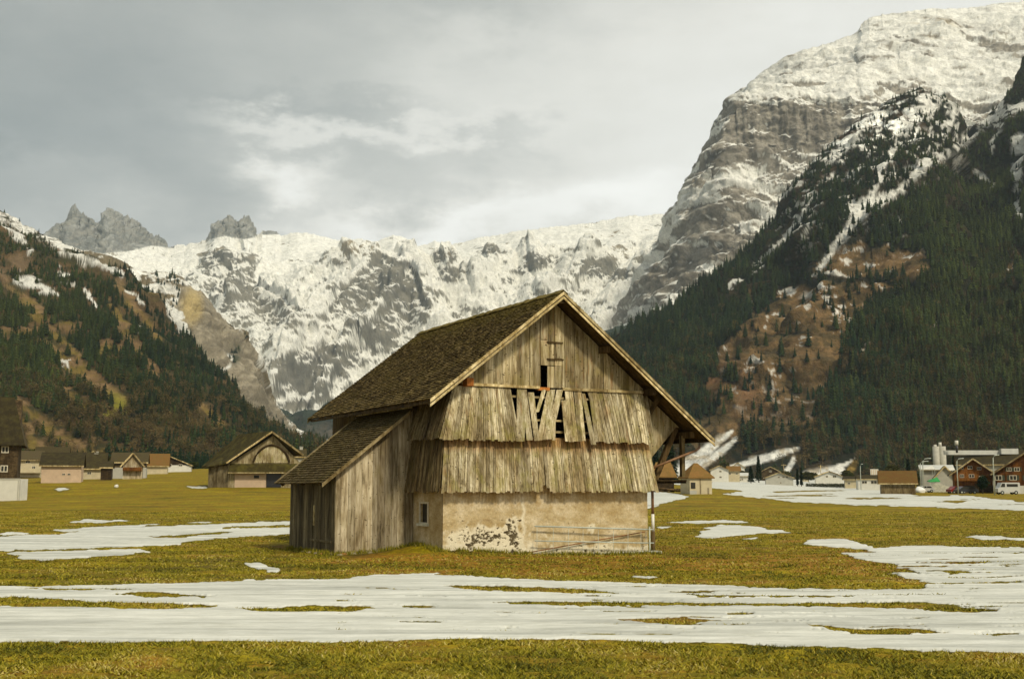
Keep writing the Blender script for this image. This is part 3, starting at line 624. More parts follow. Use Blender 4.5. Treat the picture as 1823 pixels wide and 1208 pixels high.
def R1_cover(X, Y, Z, T, px, py, N):
    n1 = fbm(X*.01, Z*.016, 5, gain=.62); n3 = fbm(X*.045, Z*.06, 4, gain=.7); n4 = fbm((X+Z*1.6)*.012, Z*.003, 4)
    Xp, Yp = px+12*n1, py+10*n3
    sn = np.zeros(px.shape)
    for pts, w in GULLY: sn = np.maximum(sn, stroke(Xp, Yp, pts, w))
    sn = sn*sstep(-.55, -.15, n3+.2*n1)
    alp = sstep(.0, .25, n3+.5*n1)*np.clip((330-py)/90, 0, .95)*sstep(1740, 1700, px)+sstep(.28, .45, n3+.3*n1)*np.clip((480-py)/150, 0, .8)*sstep(1680, 1600, px)
    sn = np.maximum(sn, alp)
    cone = np.zeros(px.shape)
    for pts, w in CONES: cone = np.maximum(cone, stroke(px+6*n1, py+4*n3, pts, w))
    grass = 1.0*inpoly(Xp, Yp, [(1215,765),(1240,710),(1280,640),(1320,580),(1370,540),(1420,505),(1470,455),(1530,430),(1600,440),(1660,470),(1640,500),(1570,520),(1530,560),(1500,620),(1475,690),(1450,750),(1390,770),(1330,760),(1290,790),(1240,800)])
    keep = sstep(-.5, -.25, n4+.45*n1)                # narrow tree ribbons running down through the grass
    grass = grass*keep
    for pts, w in [([(1640,480),(1600,500)], 8), ([(1660,560),(1670,600)], 5), ([(1590,590),(1560,640)], 6), ([(1810,460),(1795,520)], 9), ([(1500,650),(1550,620)], 6), ([(1330,520),(1345,590)], 3), ([(1280,640),(1300,600)], 5)]:
        grass = np.maximum(grass, stroke(Xp, Yp, pts, w)*.8)
    spots = sstep(.45, .6, n3+.4*n1)*grass*sstep(800, 600, py)*.8
    gc = mixc(np.array([.11,.08,.035]), np.array([.24,.15,.065]), sstep(-.4, .4, n3)); gc = mixc(gc, np.broadcast_to(np.array([.27,.14,.07]), gc.shape), blobs(px, py, [(1290,720,70,80,.8)])*sstep(-.3, .3, n1))
    base = mixc(np.array([.02,.023,.011]), np.array([.055,.042,.02]), sstep(-.3, .4, n3))
    ug = np.clip((450-py)/150, 0, 1)*.6; base = mixc(base, np.broadcast_to(np.array([.13,.085,.05]), base.shape), ug*sstep(-.1, .4, n1)*sstep(1760, 1660, px))
    c = mixc(base, gc, grass)
    c = mixc(c, np.broadcast_to(SNOWC, c.shape), np.maximum(sn, spots))
    c = mixc(c, mixc(np.broadcast_to(SNOWC, c.shape), np.array([.45,.36,.22]), sstep(.1, .4, n3)*.7), cone)
    c = mixc(c, np.broadcast_to(np.array([.36,.24,.06]), c.shape), stroke(px, py, [(1510,845),(1524,822)], 7))
    cone2 = np.zeros(px.shape)
    for pts, w in CONES:
        for dy in (0, 8, 16): cone2 = np.maximum(cone2, stroke(px, py-dy, pts, [k*1.2+3 for k in (w if isinstance(w, list) else [w]*len(pts))]))
    fo = np.clip(1-grass*.93-sn*.9-cone2*2+.45*alp*(1-cone), 0, 1)
    fo = fo*(1-.25*ug)
    return c, fo
S_R1 = sheet('right_mountain_slope', [([(900,862),(2200,862)], 780), (R1_top, [(1000,1500),(1200,1500),(1600,1750),(2200,1800)])], 1040, 2150, 900, [430], hill_disp(30), R1_cover, back=400)

# ------------------------------------------------------------------ trees
def conifer_tpl(seed, layers=6, k=7, slim=.17):
    r = np.random.RandomState(seed); V = []; Fc = []
    for i in range(layers):
        t = i/layers; zt = .14+t*.86+.2*(1-t)+.02; zt = min(zt, 1.0) if i < layers-1 else 1.0
        zb = .1+t*.84; R0 = slim*(1-t)**.85+.02; n0 = len(V); V.append((r.normal(0, .006), r.normal(0, .006), zt))
        off = r.uniform(0, 6.28)
        for j in range(2*k):
            a = off+math.pi*j/k; rad = R0*(r.uniform(.85, 1.25) if j % 2 == 0 else r.uniform(.45, .7))
            V.append((math.cos(a)*rad, math.sin(a)*rad, zb+r.uniform(-.025, .015)+(0 if j % 2 == 0 else .035)))
        for j in range(2*k): Fc.append((n0, n0+1+j, n0+1+(j+1) % (2*k)))
    for j in range(3):
        a = 2.1*j; b = 2.1*(j+1); n0 = len(V)
        V += [(.014*math.cos(a), .014*math.sin(a), -.04), (.014*math.cos(b), .014*math.sin(b), -.04), (0, 0, .4)]; Fc.append((n0, n0+1, n0+2))
    return np.array(V), np.array(Fc)
def bare_tpl(seed, n=110):
    r = np.random.RandomState(seed); V = []; Fc = []
    for i in range(n):
        d = r.normal(size=3); d /= np.linalg.norm(d); d[2] = abs(d[2])*.9-.15
        s = r.uniform(.1, 1)**.4; p = np.array([0, 0, .58])+d*np.array([.3, .3, .42])*s
        o = d*r.uniform(.03, .09)+r.normal(size=3)*.035; w = np.cross(o, r.normal(size=3)); w *= .011/max(np.linalg.norm(w), 1e-6)*r.uniform(.6, 1.9)
        k = len(V); V += [p-w, p+w, p+o*1.3]; Fc.append((k, k+1, k+2))
    for j in range(5):                                # trunk and main limbs
        a = 1.3*j; d = np.array([math.cos(a)*.2*(j > 0), math.sin(a)*.2*(j > 0), .55+.1*(j % 3)]); w = np.array([-math.sin(a+.5), math.cos(a+.5), 0])*.018
        k = len(V); b = np.array([0, 0, -.04 if j == 0 else .2]); V += [b-w, b+w, d+np.array([0, 0, .1])]; Fc.append((k, k+1, k+2))
    return np.array(V), np.array(Fc)
CON = [conifer_tpl(i, layers=6+i % 2, slim=.15+.02*(i % 3)) for i in range(5)]
BAR = [bare_tpl(40+i) for i in range(4)]
def sample(S, n, dens, vis=None, clear=6):
    fo = S['forest'].copy(); b = fo.copy()
    for k in range(1, clear+1): b[:-k] = np.minimum(b[:-k], fo[k:]*.94+.06+k*.012)
    w = b**1.3*dens(S['px'], S['py'], S['T'])
    sx = np.abs(np.gradient(S['px'], axis=1)); sy = np.abs(np.gradient(S['py'], axis=0))
    w = w*sx*np.clip(sy, 0, 3); w[S['T'] >= 1.0] = 0; w[(S['px'] < -60) | (S['px'] > 1885) | (S['py'] > 866)] = 0
    w = w.ravel()/w.sum(); i = RS.choice(len(w), n, p=w)
    r, c = np.unravel_index(i, S['px'].shape); r = np.clip(r, 0, S['px'].shape[0]-2); c = np.clip(c, 0, S['px'].shape[1]-2)
    fr, fc = RS.rand(n), RS.rand(n)
    def bl(A): return (A[r, c]*(1-fr)*(1-fc)+A[r+1, c]*fr*(1-fc)+A[r, c+1]*(1-fr)*fc+A[r+1, c+1]*fr*fc)
    return np.stack([bl(S['X']), bl(S['Y']), bl(S['Z'])], 1), bl(S['px']), bl(S['py'])
def merged(name, tpls, pos, h, cols, label, cat):
    VV, FF, CC = [], [], []; off = 0
    ids = RS.randint(0, len(tpls), len(pos)); rot = RS.uniform(0, 6.28, len(pos)); wid = RS.uniform(.8, 1.35, len(pos))
    for k, (tv, tf) in enumerate(tpls):
        s = ids == k; n = s.sum()
        if n == 0: continue
        c, sn = np.cos(rot[s])[:, None], np.sin(rot[s])[:, None]; H = h[s][:, None]; W = wid[s][:, None]
        X = (tv[None, :, 0]*c-tv[None, :, 1]*sn)*H*W+pos[s, 0:1]; Y = (tv[None, :, 0]*sn+tv[None, :, 1]*c)*H*W+pos[s, 1:2]; Z = tv[None, :, 2]*H+pos[s, 2:3]
        VV.append(np.stack([X, Y, Z], -1).reshape(-1, 3)); FF.append((tf[None]+np.arange(n)[:, None, None]*len(tv)).reshape(-1, 3)+off)
        CC.append(np.repeat(cols[s], len(tv), 0)); off += n*len(tv)
    o = mesh_np(name, np.concatenate(VV), np.concatenate(FF), M['leaf'], dict(cov=np.concatenate(CC)))
    return tag(o, label, cat, kind='stuff')
def tpl_obj(name, tpl, mat, cols):
    return mesh_np(name, tpl[0], tpl[1], mat, dict(cov=np.repeat(cols[None], len(tpl[0]), 0)))
G1 = np.array([.008,.019,.007]); G2 = np.array([.036,.046,.01]); GB = np.array([.014,.03,.022])
B1 = np.array([.095,.066,.024]); B2 = np.array([.05,.05,.012]); B3 = np.array([.15,.105,.042])
def concol(n, green): 
    t = np.clip(RS.rand(n)*.7+green*.6-.15, 0, 1)[:, None]; return (G1*(1-t)+G2*t)*RS.uniform(.6, 1.5, (n, 1))
def barecol(n):
    t = RS.rand(n, 1); return (B1*(1-t)+np.where(RS.rand(n, 1) < .5, B2, B3)*t)*RS.uniform(.7, 1.25, (n, 1))
def individuals(name, cat, tpls, pos, h, cols, label, group, mats):
    near = np.argsort(-h/pos[:, 1])[:300] if len(pos) > 300 else np.arange(len(pos))
    protos = []
    for k in range(len(tpls)):
        me = tpl_obj(name, tpls[k], M['leaf'], cols[near[k % len(near)]]); protos.append(me)
    for q, i in enumerate(near):
        k = q % len(tpls)
        o = protos[k] if q < len(tpls) else protos[k].copy()
        if q >= len(tpls): C.objects.link(o)
        o.location = pos[i]; s = h[i]; o.scale = (s*random.uniform(.85, 1.25), s*random.uniform(.85, 1.25), s); o.rotation_euler = (0, 0, random.uniform(0, 6.28))
        tag(o, label(pos[i]) if callable(label) else label, cat, group(pos[i]) if callable(group) else group)
    m = np.ones(len(pos), bool); m[near] = False
    return m
# conifers
def pat(X, Y, s=.004): return fbm(X*s, Y*s, 4)
pR, xR, yR = sample(S_R1, 22000, lambda px, py, T: np.clip(1.15-.8*sstep(700, 800, py), .12, 1)+.6*sstep(1660, 1740, px)*sstep(420, 330, py))
pL, xL, yL = sample(S_L1, 11500, lambda px, py, T: np.clip(1.1-.95*sstep(660, 770, py)*(px < 380), .1, 1))
pV, xV, yV = sample(S_V, 1500, lambda px, py, T: px*0+1.0)
p2, x2, y2 = sample(S_L2, 700, lambda px, py, T: px*0+1.0)
pos = np.concatenate([pR, pL, pV, p2]); n = len(pos)
h = RS.uniform(7, 15, n)*RS.choice([.75, 1, 1, 1.2], n)*np.where(pos[:, 1] > 2200, .9, 1)*np.concatenate([np.clip(.65+(yR-200)/500, .62, 1.05), np.clip(.55+(yL-420)/600, .55, .85), np.full(len(pV)+len(p2), .9)])
gx = np.concatenate([sstep(1500, 1700, xR)*.7+.1, sstep(300, 60, xL)*.6+.1, np.zeros(len(pV)+len(p2))])
gx = gx+.35*fbm(pos[:, 0]*.006, pos[:, 1]*.006+pos[:, 2]*.01, 4); cols = concol(n, gx)*(1+.45*fbm(pos[:, 0]*.01+4, pos[:, 2]*.02, 3))[:, None]; pos[:, 2] -= .5
m = individuals('spruce_tree', 'tree', CON, pos, h, cols,
    lambda p: 'tall dark spruce low on the '+('right' if p[0] > 0 else 'left')+' wooded mountain slope, one of its nearest rows',
    lambda p: 'spruces in the nearest rows of the '+('right' if p[0] > 0 else 'left')+' slope', None)
merged('spruce_forest', CON, pos[m], h[m], cols[m], 'dark green spruce forest covering both mountain slopes up to the snow', 'forest')
# bare broadleaf trees low on the slopes
qR, _, yq = sample(S_R1, 6500, lambda px, py, T: sstep(540, 700, py)+.5*sstep(1480, 1700, px)*sstep(350, 620, py))
qL, _, yl = sample(S_L1, 2600, lambda px, py, T: sstep(620, 740, py)+.08)
qq, _, _ = sample(S_L2, 350, lambda px, py, T: sstep(700, 760, py))
pos = np.concatenate([qR, qL, qq]); n = len(pos); h = RS.uniform(7, 13, n); cols = barecol(n); pos[:, 2] -= .3
m = individuals('bare_tree', 'tree', BAR, pos, h, cols,
    lambda p: 'bare brownish broadleaf tree at the foot of the '+('right' if p[0] > 0 else 'left')+' mountain slope',
    lambda p: 'bare trees at the foot of the '+('right' if p[0] > 0 else 'left')+' slope', None)
merged('bare_woodland', BAR, pos[m], h[m], cols[m], 'brown leafless woodland spread over the lower mountain slopes', 'woodland')
# dark hedge-like wood behind the left village, one row
for i in range(46):
    px = 186+i*4.1+random.uniform(-2, 2); x, y, z = place(px, 520+random.uniform(-15, 15)); 
    t = CON[i % 5]; hh = random.uniform(8.5, 11.5)*(1 if px < 330 else .8); o = tpl_obj('spruce_tree', t, M['leaf'], G1*random.uniform(.7, 1.2)) if i < 5 else wood_row[i % 5].copy()
    if i == 0: wood_row = []
    if i < 5: wood_row.append(o)
    else: C.objects.link(o)
    o.location = (x, y, z-.3); o.scale = (hh*1.5, hh*1.5, hh); o.rotation_euler = (0, 0, random.uniform(0, 6))
    tag(o, 'low dark spruce in the straight belt of trees behind the left village', 'tree', 'spruces in the belt behind the left village')

# ------------------------------------------------------------------ the barn (local axes: x along the front, y into depth)
barn = empty('hay_barn', (BO[0], BO[1], 0), BYAW)
tag(barn, 'large weathered wooden barn with broken gable boards and a lean-to shed, nearest in the meadow', 'barn')
c28, s28 = math.cos(BYAW), math.sin(BYAW)
def onV(px, py, v):
    """local (u, z) where a photo direction meets the plane y=v of the barn"""
    a, e = ae(px, py); r = np.array([float(a), 1, float(e)]); Vn = np.array([-s28, c28, 0]); P = np.array([BO[0], BO[1], 0])
    t = ((P+Vn*v-np.array([0, 0, EYE])) @ Vn)/(r @ Vn); Q = np.array([0, 0, EYE])+r*t
    return float((Q-P) @ np.array([c28, s28, 0])), float(Q[2])
RU, RZ, SL = 4.45, 9.62, .779          # ridge position, height, slope
VF, VBK = -.9, 12.6
EL, ER = -.87, 11.26                   # eaves
def rz(u): return RZ-SL*abs(u-RU)
def board(mb, bl, br, tl, tr, nrm, th=.025, c=None, ragged=0.0):
    """board given by its four corners on the wall and an outward normal"""
    n = np.array(nrm, float)*th; q = [np.array(p, float) for p in (bl, br, tr, tl)]
    if ragged:
        q[0][2] += random.uniform(-ragged, ragged); q[1][2] = q[0][2]+random.uniform(-.015, .015)
    mb.hexa([p for p in q], [p+n for p in q], c)
def skirt(mb, b0, b1, t0, t1, nrm, w=.115, rag=.045, thv=.02, skip=None, gap=.006):
    b0, b1, t0, t1 = [np.array(p, float) for p in (b0, b1, t0, t1)]; L = np.linalg.norm(b1-b0); s = 0.0
    while s < L-.02:
        ww = w*random.uniform(.65, 1.35); e = min(s+ww, L); a, b = (s+gap)/L, (e-gap)/L
        if not (skip and skip((a+b)/2)):
            o = np.array(nrm)*random.uniform(0, .022); tw = random.uniform(-.012, .012)
            tl = t0+(t1-t0)*a+o; tr = t0+(t1-t0)*b+o; bl = b0+(b1-b0)*a+o; br = b0+(b1-b0)*b+o+np.array(nrm)*tw
            board(mb, bl, br, tl, tr, nrm, thv, None, rag)
        s = e
# masonry with damage relief
def masonry():
    nu, nz = 420, 150; u = np.linspace(0, 8.7, nu); z = np.linspace(-.7, 2.5, nz); U, Z = np.meshgrid(u, z)
    n1 = fbm(U*2.2, Z*2.2, 5, gain=.6); n2 = fbm(U*7, Z*7, 4, gain=.6)
    def eu(px, py): return onV(px, py, 0)
    patch = np.exp(-((U-1.35)/1.05)**2-((Z-.55)/.5)**2)+1.05*np.exp(-((U-2.75)/.28)**2-((Z-.9)/.55)**2)+.55*np.exp(-((U-2.9)/.35)**2-((Z-.3)/.35)**2)+.35*np.exp(-((U-6.1)/.7)**2-((Z-1.0)/.35)**2)+.45*np.exp(-((Z+.02)/.18)**2)+.3*np.exp(-((U-5.4)/1.6)**2-((Z-.1)/.25)**2)
    patch = np.maximum(patch, .74*np.exp(-((U-1.7)/1.5)**2-((Z-.55)/.65)**2))
    hole = sstep(.6, .74, patch*.68+.6*n2+.3*n1+.12*fbm(U*16, Z*16, 2))*(Z < 1.75)
    pale = sstep(.2, .5, patch+.4*n1+.25*(.8-Z))*.85
    pale = np.maximum(pale, .8*np.exp(-((U-3.22-.05*np.sin(Z*9))/.07)**2)*(Z > .1))
    stain = sstep(.3, .8, (Z-1.5)+.6*n1)*.55
    d = -.07*hole+.015*n1+.006*n2-.01*pale*0
    V = np.stack([U, -d*1.0-.0, Z], -1).reshape(-1, 3); V[:, 1] = -d.ravel()
    return mesh_np('masonry_wall', V, grid_faces(nz, nu), M['plaster'], dict(damage=np.stack([hole, pale, stain], -1).reshape(-1, 3)), barn, True)
mw = masonry()
mb = MB()                                             # the other masonry walls and the core behind the front skin
mb.box(0, .3, .075, 1.3, -.7, 2.4); mb.box(0, .3, 2.0, 12, -.7, 2.4); mb.box(0, .3, 1.3, 2.0, -.7, 1.12); mb.box(0, .3, 1.3, 2.0, 1.86, 2.4)
mb.box(8.4, 8.7, .075, 12, -.7, 2.4); mb.box(.3, 8.4, 11.7, 12, -.7, 2.4); mb.box(.3, 8.4, .1, .3, -.7, 2.4)
o = mb.build('side_wall', M['plaster'], barn)
wf = MB()
for a in ((1.24,1.31,1.1,1.9),(1.99,2.06,1.1,1.9),(1.31,1.99,1.83,1.9),(1.31,1.99,1.1,1.16)): wf.box(-.03, .015, a[0], a[1], a[2], a[3])
win = wf.build('window', M['frame'], barn)
MB().box(.1, .12, 1.3, 2.0, 1.14, 1.84).build('pane', M['pane'], win)
MB().box(-.12, .06, 1.2, 2.1, 1.03, 1.115).build('sill', M['concrete'], win)

# gable boards (upper wall) with the open hatch
gb = MB(); u = .33
edges = [.33]
while edges[-1] < 8.62: edges.append(edges[-1]+random.uniform(.13, .27))
fix = [3.62, 3.95, 4.24, 4.55, 4.87]
edges = sorted([x for x in edges if all(abs(x-f) > .12 for f in fix)]+fix)
edges = [x for x in edges if x <= 8.72]+[8.75]
for a, b in zip(edges[:-1], edges[1:]):
    z0 = 6.1+random.uniform(-.02, .04); off = random.uniform(0, .03); m_ = (a+b)/2
    if abs(a-3.95) < .01: z0 = 6.95
    za, zb = rz(a)-.2, rz(b)-.2
    if 3.9 < m_ < 4.9 :
        pieces = {3.95: [(6.95, 7.9), (7.92, 99)], 4.24: [(6.12, 6.93), (6.96, 7.2), (7.22, 7.8), (7.83, 99)], 4.55: [(6.12, 6.95), (6.96, 7.22), (7.24, 7.84), (7.86, 99)]}.get(round(a, 2), [(z0, 99)])
    elif random.random() < .12:
        zs = random.uniform(6.6, 7.8); pieces = [(z0, zs), (zs+.012, 99)] if zs < min(za, zb)-.3 else [(z0, 99)]
    else: pieces = [(z0, 99)]
    for (p0, p1) in pieces:
        ta, tb = min(za, p1), min(zb, p1)
        if max(ta, tb) <= p0+.03: continue
        o_ = off+random.uniform(0, .012)
        board(gb, (a+.004, -o_, p0), (b-.004, -o_, min(p0, tb-.01)), (a+.004, -o_, max(ta, p0+.01)), (b-.004, -o_, max(tb, p0+.01)), (0, -1, 0), .022)
gb.build('gable_boards', M['board'], barn)
# small cleats on the patched hatch
cl = MB(); cl.box(4.2, 4.9, -.09, -.05, 7.8, 7.86); cl.box(4.2, 4.92, -.09, -.05, 7.16, 7.22); cl.build('hatch_cleat', M['darkwood'], barn)
# right wing of the gable
wg = MB(); a = 8.72
while a < 10.35:
    b = min(a+random.uniform(.12, .2), 10.4); za = 3.25+(a-8.72)*1.02; zb = 3.25+(b-8.72)*1.02
    ta, tb = min(rz(a)-.2, 99), rz(b)-.2
    if za < ta: board(wg, (a+.004, .18, za), (b-.004, .18, min(zb, tb-.01)), (a, .18, ta), (b, .18, tb), (0, -1, 0), .022)
    a = b
wg.build('gable_wing', M['board'], barn)
# tie board
tb = MB(); tb.hexa([(.75,-.14,6.05),(3.85,-.14,6.05),(3.85,-.02,6.05),(.75,-.02,6.05)], [(.75,-.14,6.15),(3.85,-.14,6.15),(3.85,-.02,6.15),(.75,-.02,6.15)])
tb.hexa([(4.85,-.14,6.03),(9.0,-.14,6.05),(9.0,-.02,6.05),(4.85,-.02,6.03)], [(4.85,-.14,6.14),(9.0,-.14,6.15),(9.0,-.02,6.15),(4.85,-.02,6.14)])
tb.build('tie_board', M['trim'], barn)
MB().box(3.8, 4.3, -.1, .1, 6.0, 6.12).build('broken_tie_end', M['orange'], barn)

# upper skirt, front: regular boards left and right, broken ones in the middle
us = MB(); VB, VT = -.4, -.03; ZB, ZT = 4.1, 6.04
def us_b(u0b, u1b, u0t, u1t):
    skirt(us, (u0b, VB, ZB), (u1b, VB, ZB), (u0t, VT, ZT), (u1t, VT, ZT), (0, -.983, -.18))
us_b(-.36, 2.9, .33, 2.68)
us_b(6.3, 8.78, 5.98, 8.72)
def pxb(xt0, xt1, yt, xb0, xb1, yb, lift=0.0):
    def pt(x, y):
        best = None
        for v in np.linspace(VB, VT, 40):
            u_, z_ = onV(x, y, v-lift); k = abs(z_-(ZB+(v-VB)/(VT-VB)*(ZT-ZB)))
            if best is None or k < best[0]: best = (k, (u_, v-lift, z_))
        return best[1]
    bl, br, tl, tr = pt(xb0, yb), pt(xb1, yb), pt(xt0, yt), pt(xt1, yt)
    board(us, bl, br, tl, tr, (0, -.983, -.18), .024)
for q in [(920,937,690,919,933,785,0),(928,937,692,937,948,783,.02),(939,950,698,951,960,784,.03),(965,972,693,953,959,733,.045),(974,980,694,955,965,783,.01),(980,988,693,966,975,782,.035),(991,1002,693,970,982,781,.05),(984,989,735,983,988,783,0),
          (999,1008,712,1006,1020,785,.02),(1005,1012,694,1013,1021,786,.04),(1013,1019,694,1021,1029,785,.03),(1021,1028,694,1029,1036,785,.02),(1028,1034,694,1036,1042,784,.03),(1034,1041,700,1052,1061,791,.05),(1047,1054,693,1059,1066,786,.01),(1054,1061,693,1066,1073,785,.02)]: pxb(*q)
us.build('upper_board_skirt', M['skirt'], barn)
ls = MB()                                             # battens seen through the gaps
ls.box(2.5, 6.4, -.16, -.1, 4.42, 4.5); ls.box(2.5, 6.4, -.12, -.06, 4.85, 4.92); ls.box(2.5, 6.4, -.02, .03, 5.7, 5.78); ls.build('inner_batten', M['trim'], barn)
us = MB()                                             # left side of the upper skirt
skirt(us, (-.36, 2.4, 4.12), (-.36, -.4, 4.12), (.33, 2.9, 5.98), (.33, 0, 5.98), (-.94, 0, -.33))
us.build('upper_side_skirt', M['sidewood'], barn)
lw = MB(); skirt(lw, (-.28, -.42, 2.26), (8.95, -.42, 2.26), (0, -.04, 4.25), (8.72, -.04, 4.25), (0, -.98, -.19))

k_ = int(len(lw.v)/8*.455)
for q in (k_, k_+1):
    for j in (0, 1, 4, 5): p = lw.v[q*8+j]; lw.v[q*8+j] = (p[0], p[1]+.07*(q == k_), p[2]+(.26 if q == k_ else .12))
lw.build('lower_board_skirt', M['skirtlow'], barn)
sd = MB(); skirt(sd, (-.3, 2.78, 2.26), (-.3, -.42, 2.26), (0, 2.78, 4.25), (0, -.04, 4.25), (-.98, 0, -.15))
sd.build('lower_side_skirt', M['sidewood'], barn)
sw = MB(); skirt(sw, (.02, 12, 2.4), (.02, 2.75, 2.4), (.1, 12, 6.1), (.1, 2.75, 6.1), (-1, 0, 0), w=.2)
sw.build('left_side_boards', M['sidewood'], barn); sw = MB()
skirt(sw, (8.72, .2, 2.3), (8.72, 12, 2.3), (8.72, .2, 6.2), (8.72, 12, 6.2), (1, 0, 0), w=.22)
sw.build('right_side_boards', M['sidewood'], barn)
bk = MB(); bk.add([(0,12.02,2.3),(8.75,12.02,2.3),(8.75,12.02,rz(8.75)-.2),(RU,12.02,RZ-.2),(.1,12.02,rz(.1)-.2),(0,12.08,2.3),(8.75,12.08,2.3),(8.75,12.08,rz(8.75)-.2),(RU,12.08,RZ-.2),(.1,12.08,rz(.1)-.2)],
    [(0,1,2,3,4),(9,8,7,6,5),(0,5,6,1),(1,6,7,2),(2,7,8,3),(3,8,9,4),(4,9,5,0)])
bk.box(.3, 8.6, .35, 11.9, 2.3, 2.4); bk.build('back_wall', M['sidewood'], barn)

# roof
def shingles(mb, p_eave, p_top, v0, v1, expo=.145, w=.13, th=.032):
    """p = (u, z) eave and top of the slope"""
    e = np.array(p_eave, float); t = np.array(p_top, float); L = np.linalg.norm(t-e); d = (t-e)/L
    n = np.array([-d[1], d[0]]);  n = n if n[1] > 0 else -n
    rows = int(L/expo)
    for i in range(rows+1):
        s0 = i*expo; s1 = min(s0+expo*1.35, L); v = v0+random.uniform(-w, 0)*.5
        while v < v1:
            ww = w*random.uniform(.7, 1.35); a = max(v, v0); b = min(v+ww-.004, v1); v += ww
            if b-a < .02 or random.random() < .006: continue
            j = random.uniform(-.014, .014)-(random.uniform(.03, .07) if random.random() < .02 else 0); lift = th*1.5+random.uniform(0, .014)+(.02 if random.random() < .02 else 0)
            q0 = e+d*(s0+j)+n*lift; q1 = e+d*s1+n*.008
            b0 = q0-n*th
            mb.add([(q0[0], a, q0[1]), (q0[0], b, q0[1]), (q1[0], b, q1[1]), (q1[0], a, q1[1]), (b0[0], a, b0[1]), (b0[0], b, b0[1])],
                   [(0,1,2,3), (4,5,1,0), (4,0,3), (5,2,1)])
roof = MB()
def slab(mb, e, t, v0, v1, th):
    e = np.array(e, float); t = np.array(t, float); d = (t-e)/np.linalg.norm(t-e); n = np.array([-d[1], d[0]]); n = n if n[1] > 0 else -n
    a, b, c_, d_ = e, t, t-n*th, e-n*th
    mb.hexa([(p[0], v0, p[1]) for p in (a, b, c_, d_)], [(p[0], v1, p[1]) for p in (a, b, c_, d_)])
dk = MB()
for e in ((EL, rz(EL)), (ER, rz(ER))):
    v = VF
    while v < VBK:
        v2 = min(v+.19, VBK); slab(dk, e, (RU, RZ), v+.002, v2-.002, .05+random.uniform(-.004, .004)); v = v2
deck = dk.build('roof', M['darkwood'], barn)
shingles(roof, (EL-.05, rz(EL)-.04), (RU, RZ), VF, VBK)
shingles(roof, (ER+.05, rz(ER)-.04), (RU, RZ), VF, VBK, .2, .22)
roof.build('shingle_cover', M['shingle'], deck)
rc_ = MB(); v = VF
while v < VBK:
    v2 = min(v+random.uniform(.25, .4), VBK); k = random.uniform(-.02, .02)
    for s in (-1, 1): rc_.hexa([(RU, v, RZ+.09+k), (RU, v2, RZ+.09+k), (RU+s*.2, v2, RZ-.06+k), (RU+s*.2, v, RZ-.06+k)], [(RU, v, RZ+.12+k), (RU, v2, RZ+.12+k), (RU+s*.2, v2, RZ-.03+k), (RU+s*.2, v, RZ-.03+k)])
    v = v2
rc_.build('ridge_cap', M['shingle'], deck)
for e in (EL-.06, ER+.06):
    vb = MB()
    for (off, w_, y_) in ((.0, .12, VF-.035), (-.17, .1, VF-.02)):
        p, q = np.array([e, y_, rz(e)+off+.02]), np.array([RU, y_, RZ+off+.02])
        vb.hexa([p, p+[0,.035,0], q+[0,.035,0], q], [p-[0,0,w_], p+[0,.035,-w_], q+[0,.035,-w_], q-[0,0,w_]]); vb.build('verge_board', M['trim'], barn); vb = MB()
    p, q = np.array([e, VBK, rz(e)]), np.array([RU, VBK, RZ]); vb.hexa([p, p+[0,.04,0], q+[0,.04,0], q], [p-[0,0,.16], p+[0,.04,-.16], q+[0,.04,-.16], q-[0,0,.16]])
    vb.build('verge_board', M['trim'], barn)
pu = MB()
for (u_, z_, y0_, y1_) in ((RU, RZ-.28, -.8, 12.4), (8.6, rz(8.6)-.3, -.75, 12.3), (10.7, rz(10.7)-.26, -.3, 12.3), (2.4, rz(2.4)-.3, .1, 12), (6.6, rz(6.6)-.3, -.6, 12)):
    pu.box(u_-.09, u_+.09, y0_, y1_, z_-.12, z_+.12)
for v in np.arange(.8, 12, .95):
    for s, e in ((-1, EL+.05), (1, ER-.1)): pu.bar((RU, v, RZ-.13), (e, v, rz(e)-.13), .1, .12)
pu.box(EL+.02, EL+.1, VF+.3, VBK-.2, rz(EL)-.16, rz(EL)-.06)
pu.box(ER-.12, ER-.04, VF+.1, VBK-.2, rz(ER)-.12, rz(ER)-.02)
pu.build('roof_timber', M['darkwood'], barn)
MB().box(.72, .98, -.42, .3, 6.02, 6.3).build('purlin_end', M['orange'], barn)
br = MB(); br.bar((8.75, .05, 5.1), (9.0, -.55, 5.95), .14, .14); br.bar((9.35, .4, 2.75), (10.3, .3, 4.75), .2, .2); br.build('brace', M['darkwood'], barn)
# cantilevered side deck with posts on the right
dm = MB(); dm.box(8.7, 10.75, .2, 4.0, 2.66, 2.72)
for v in (.3, 1.8, 3.4): dm.box(8.4, 10.8, v, v+.1, 2.58, 2.66); dm.build('side_deck', M['darkwood'], barn)
for (u_, v_) in ((10.62, .3), (10.62, 3.6)):
    MB().box(u_-.08, u_+.08, v_-.08, v_+.08, 2.84, rz(u_)-.35).build('post', M['sidewood'], barn)
# rain pipe
def rp(px, py, v): u_, z_ = onV(px, py, v); return (u_, v, z_)
gp = MB(); gp.tube([rp(1245, 784, -.1), rp(1245, 797, -.1), rp(1238, 802, -.12), rp(1215, 811, -.2), rp(1158, 834, -.1)], .05, 8)
gp.tube([(8.86, -.12, 2.6), (8.86, -.12, 1.35)], .055, 8); gp.build('rain_pipe', M['copper'], barn, True)
MB().tube([(8.86, -.12, 1.4), (8.86, -.12, .72)], .062, 10).build('white_pipe_sleeve', M['whitepipe'], barn, True)
MB().tube([(8.86, -.12, .75), (8.86, -.12, -.4)], .085, 10).build('dark_pipe_foot', M['darkwood'], barn, True)

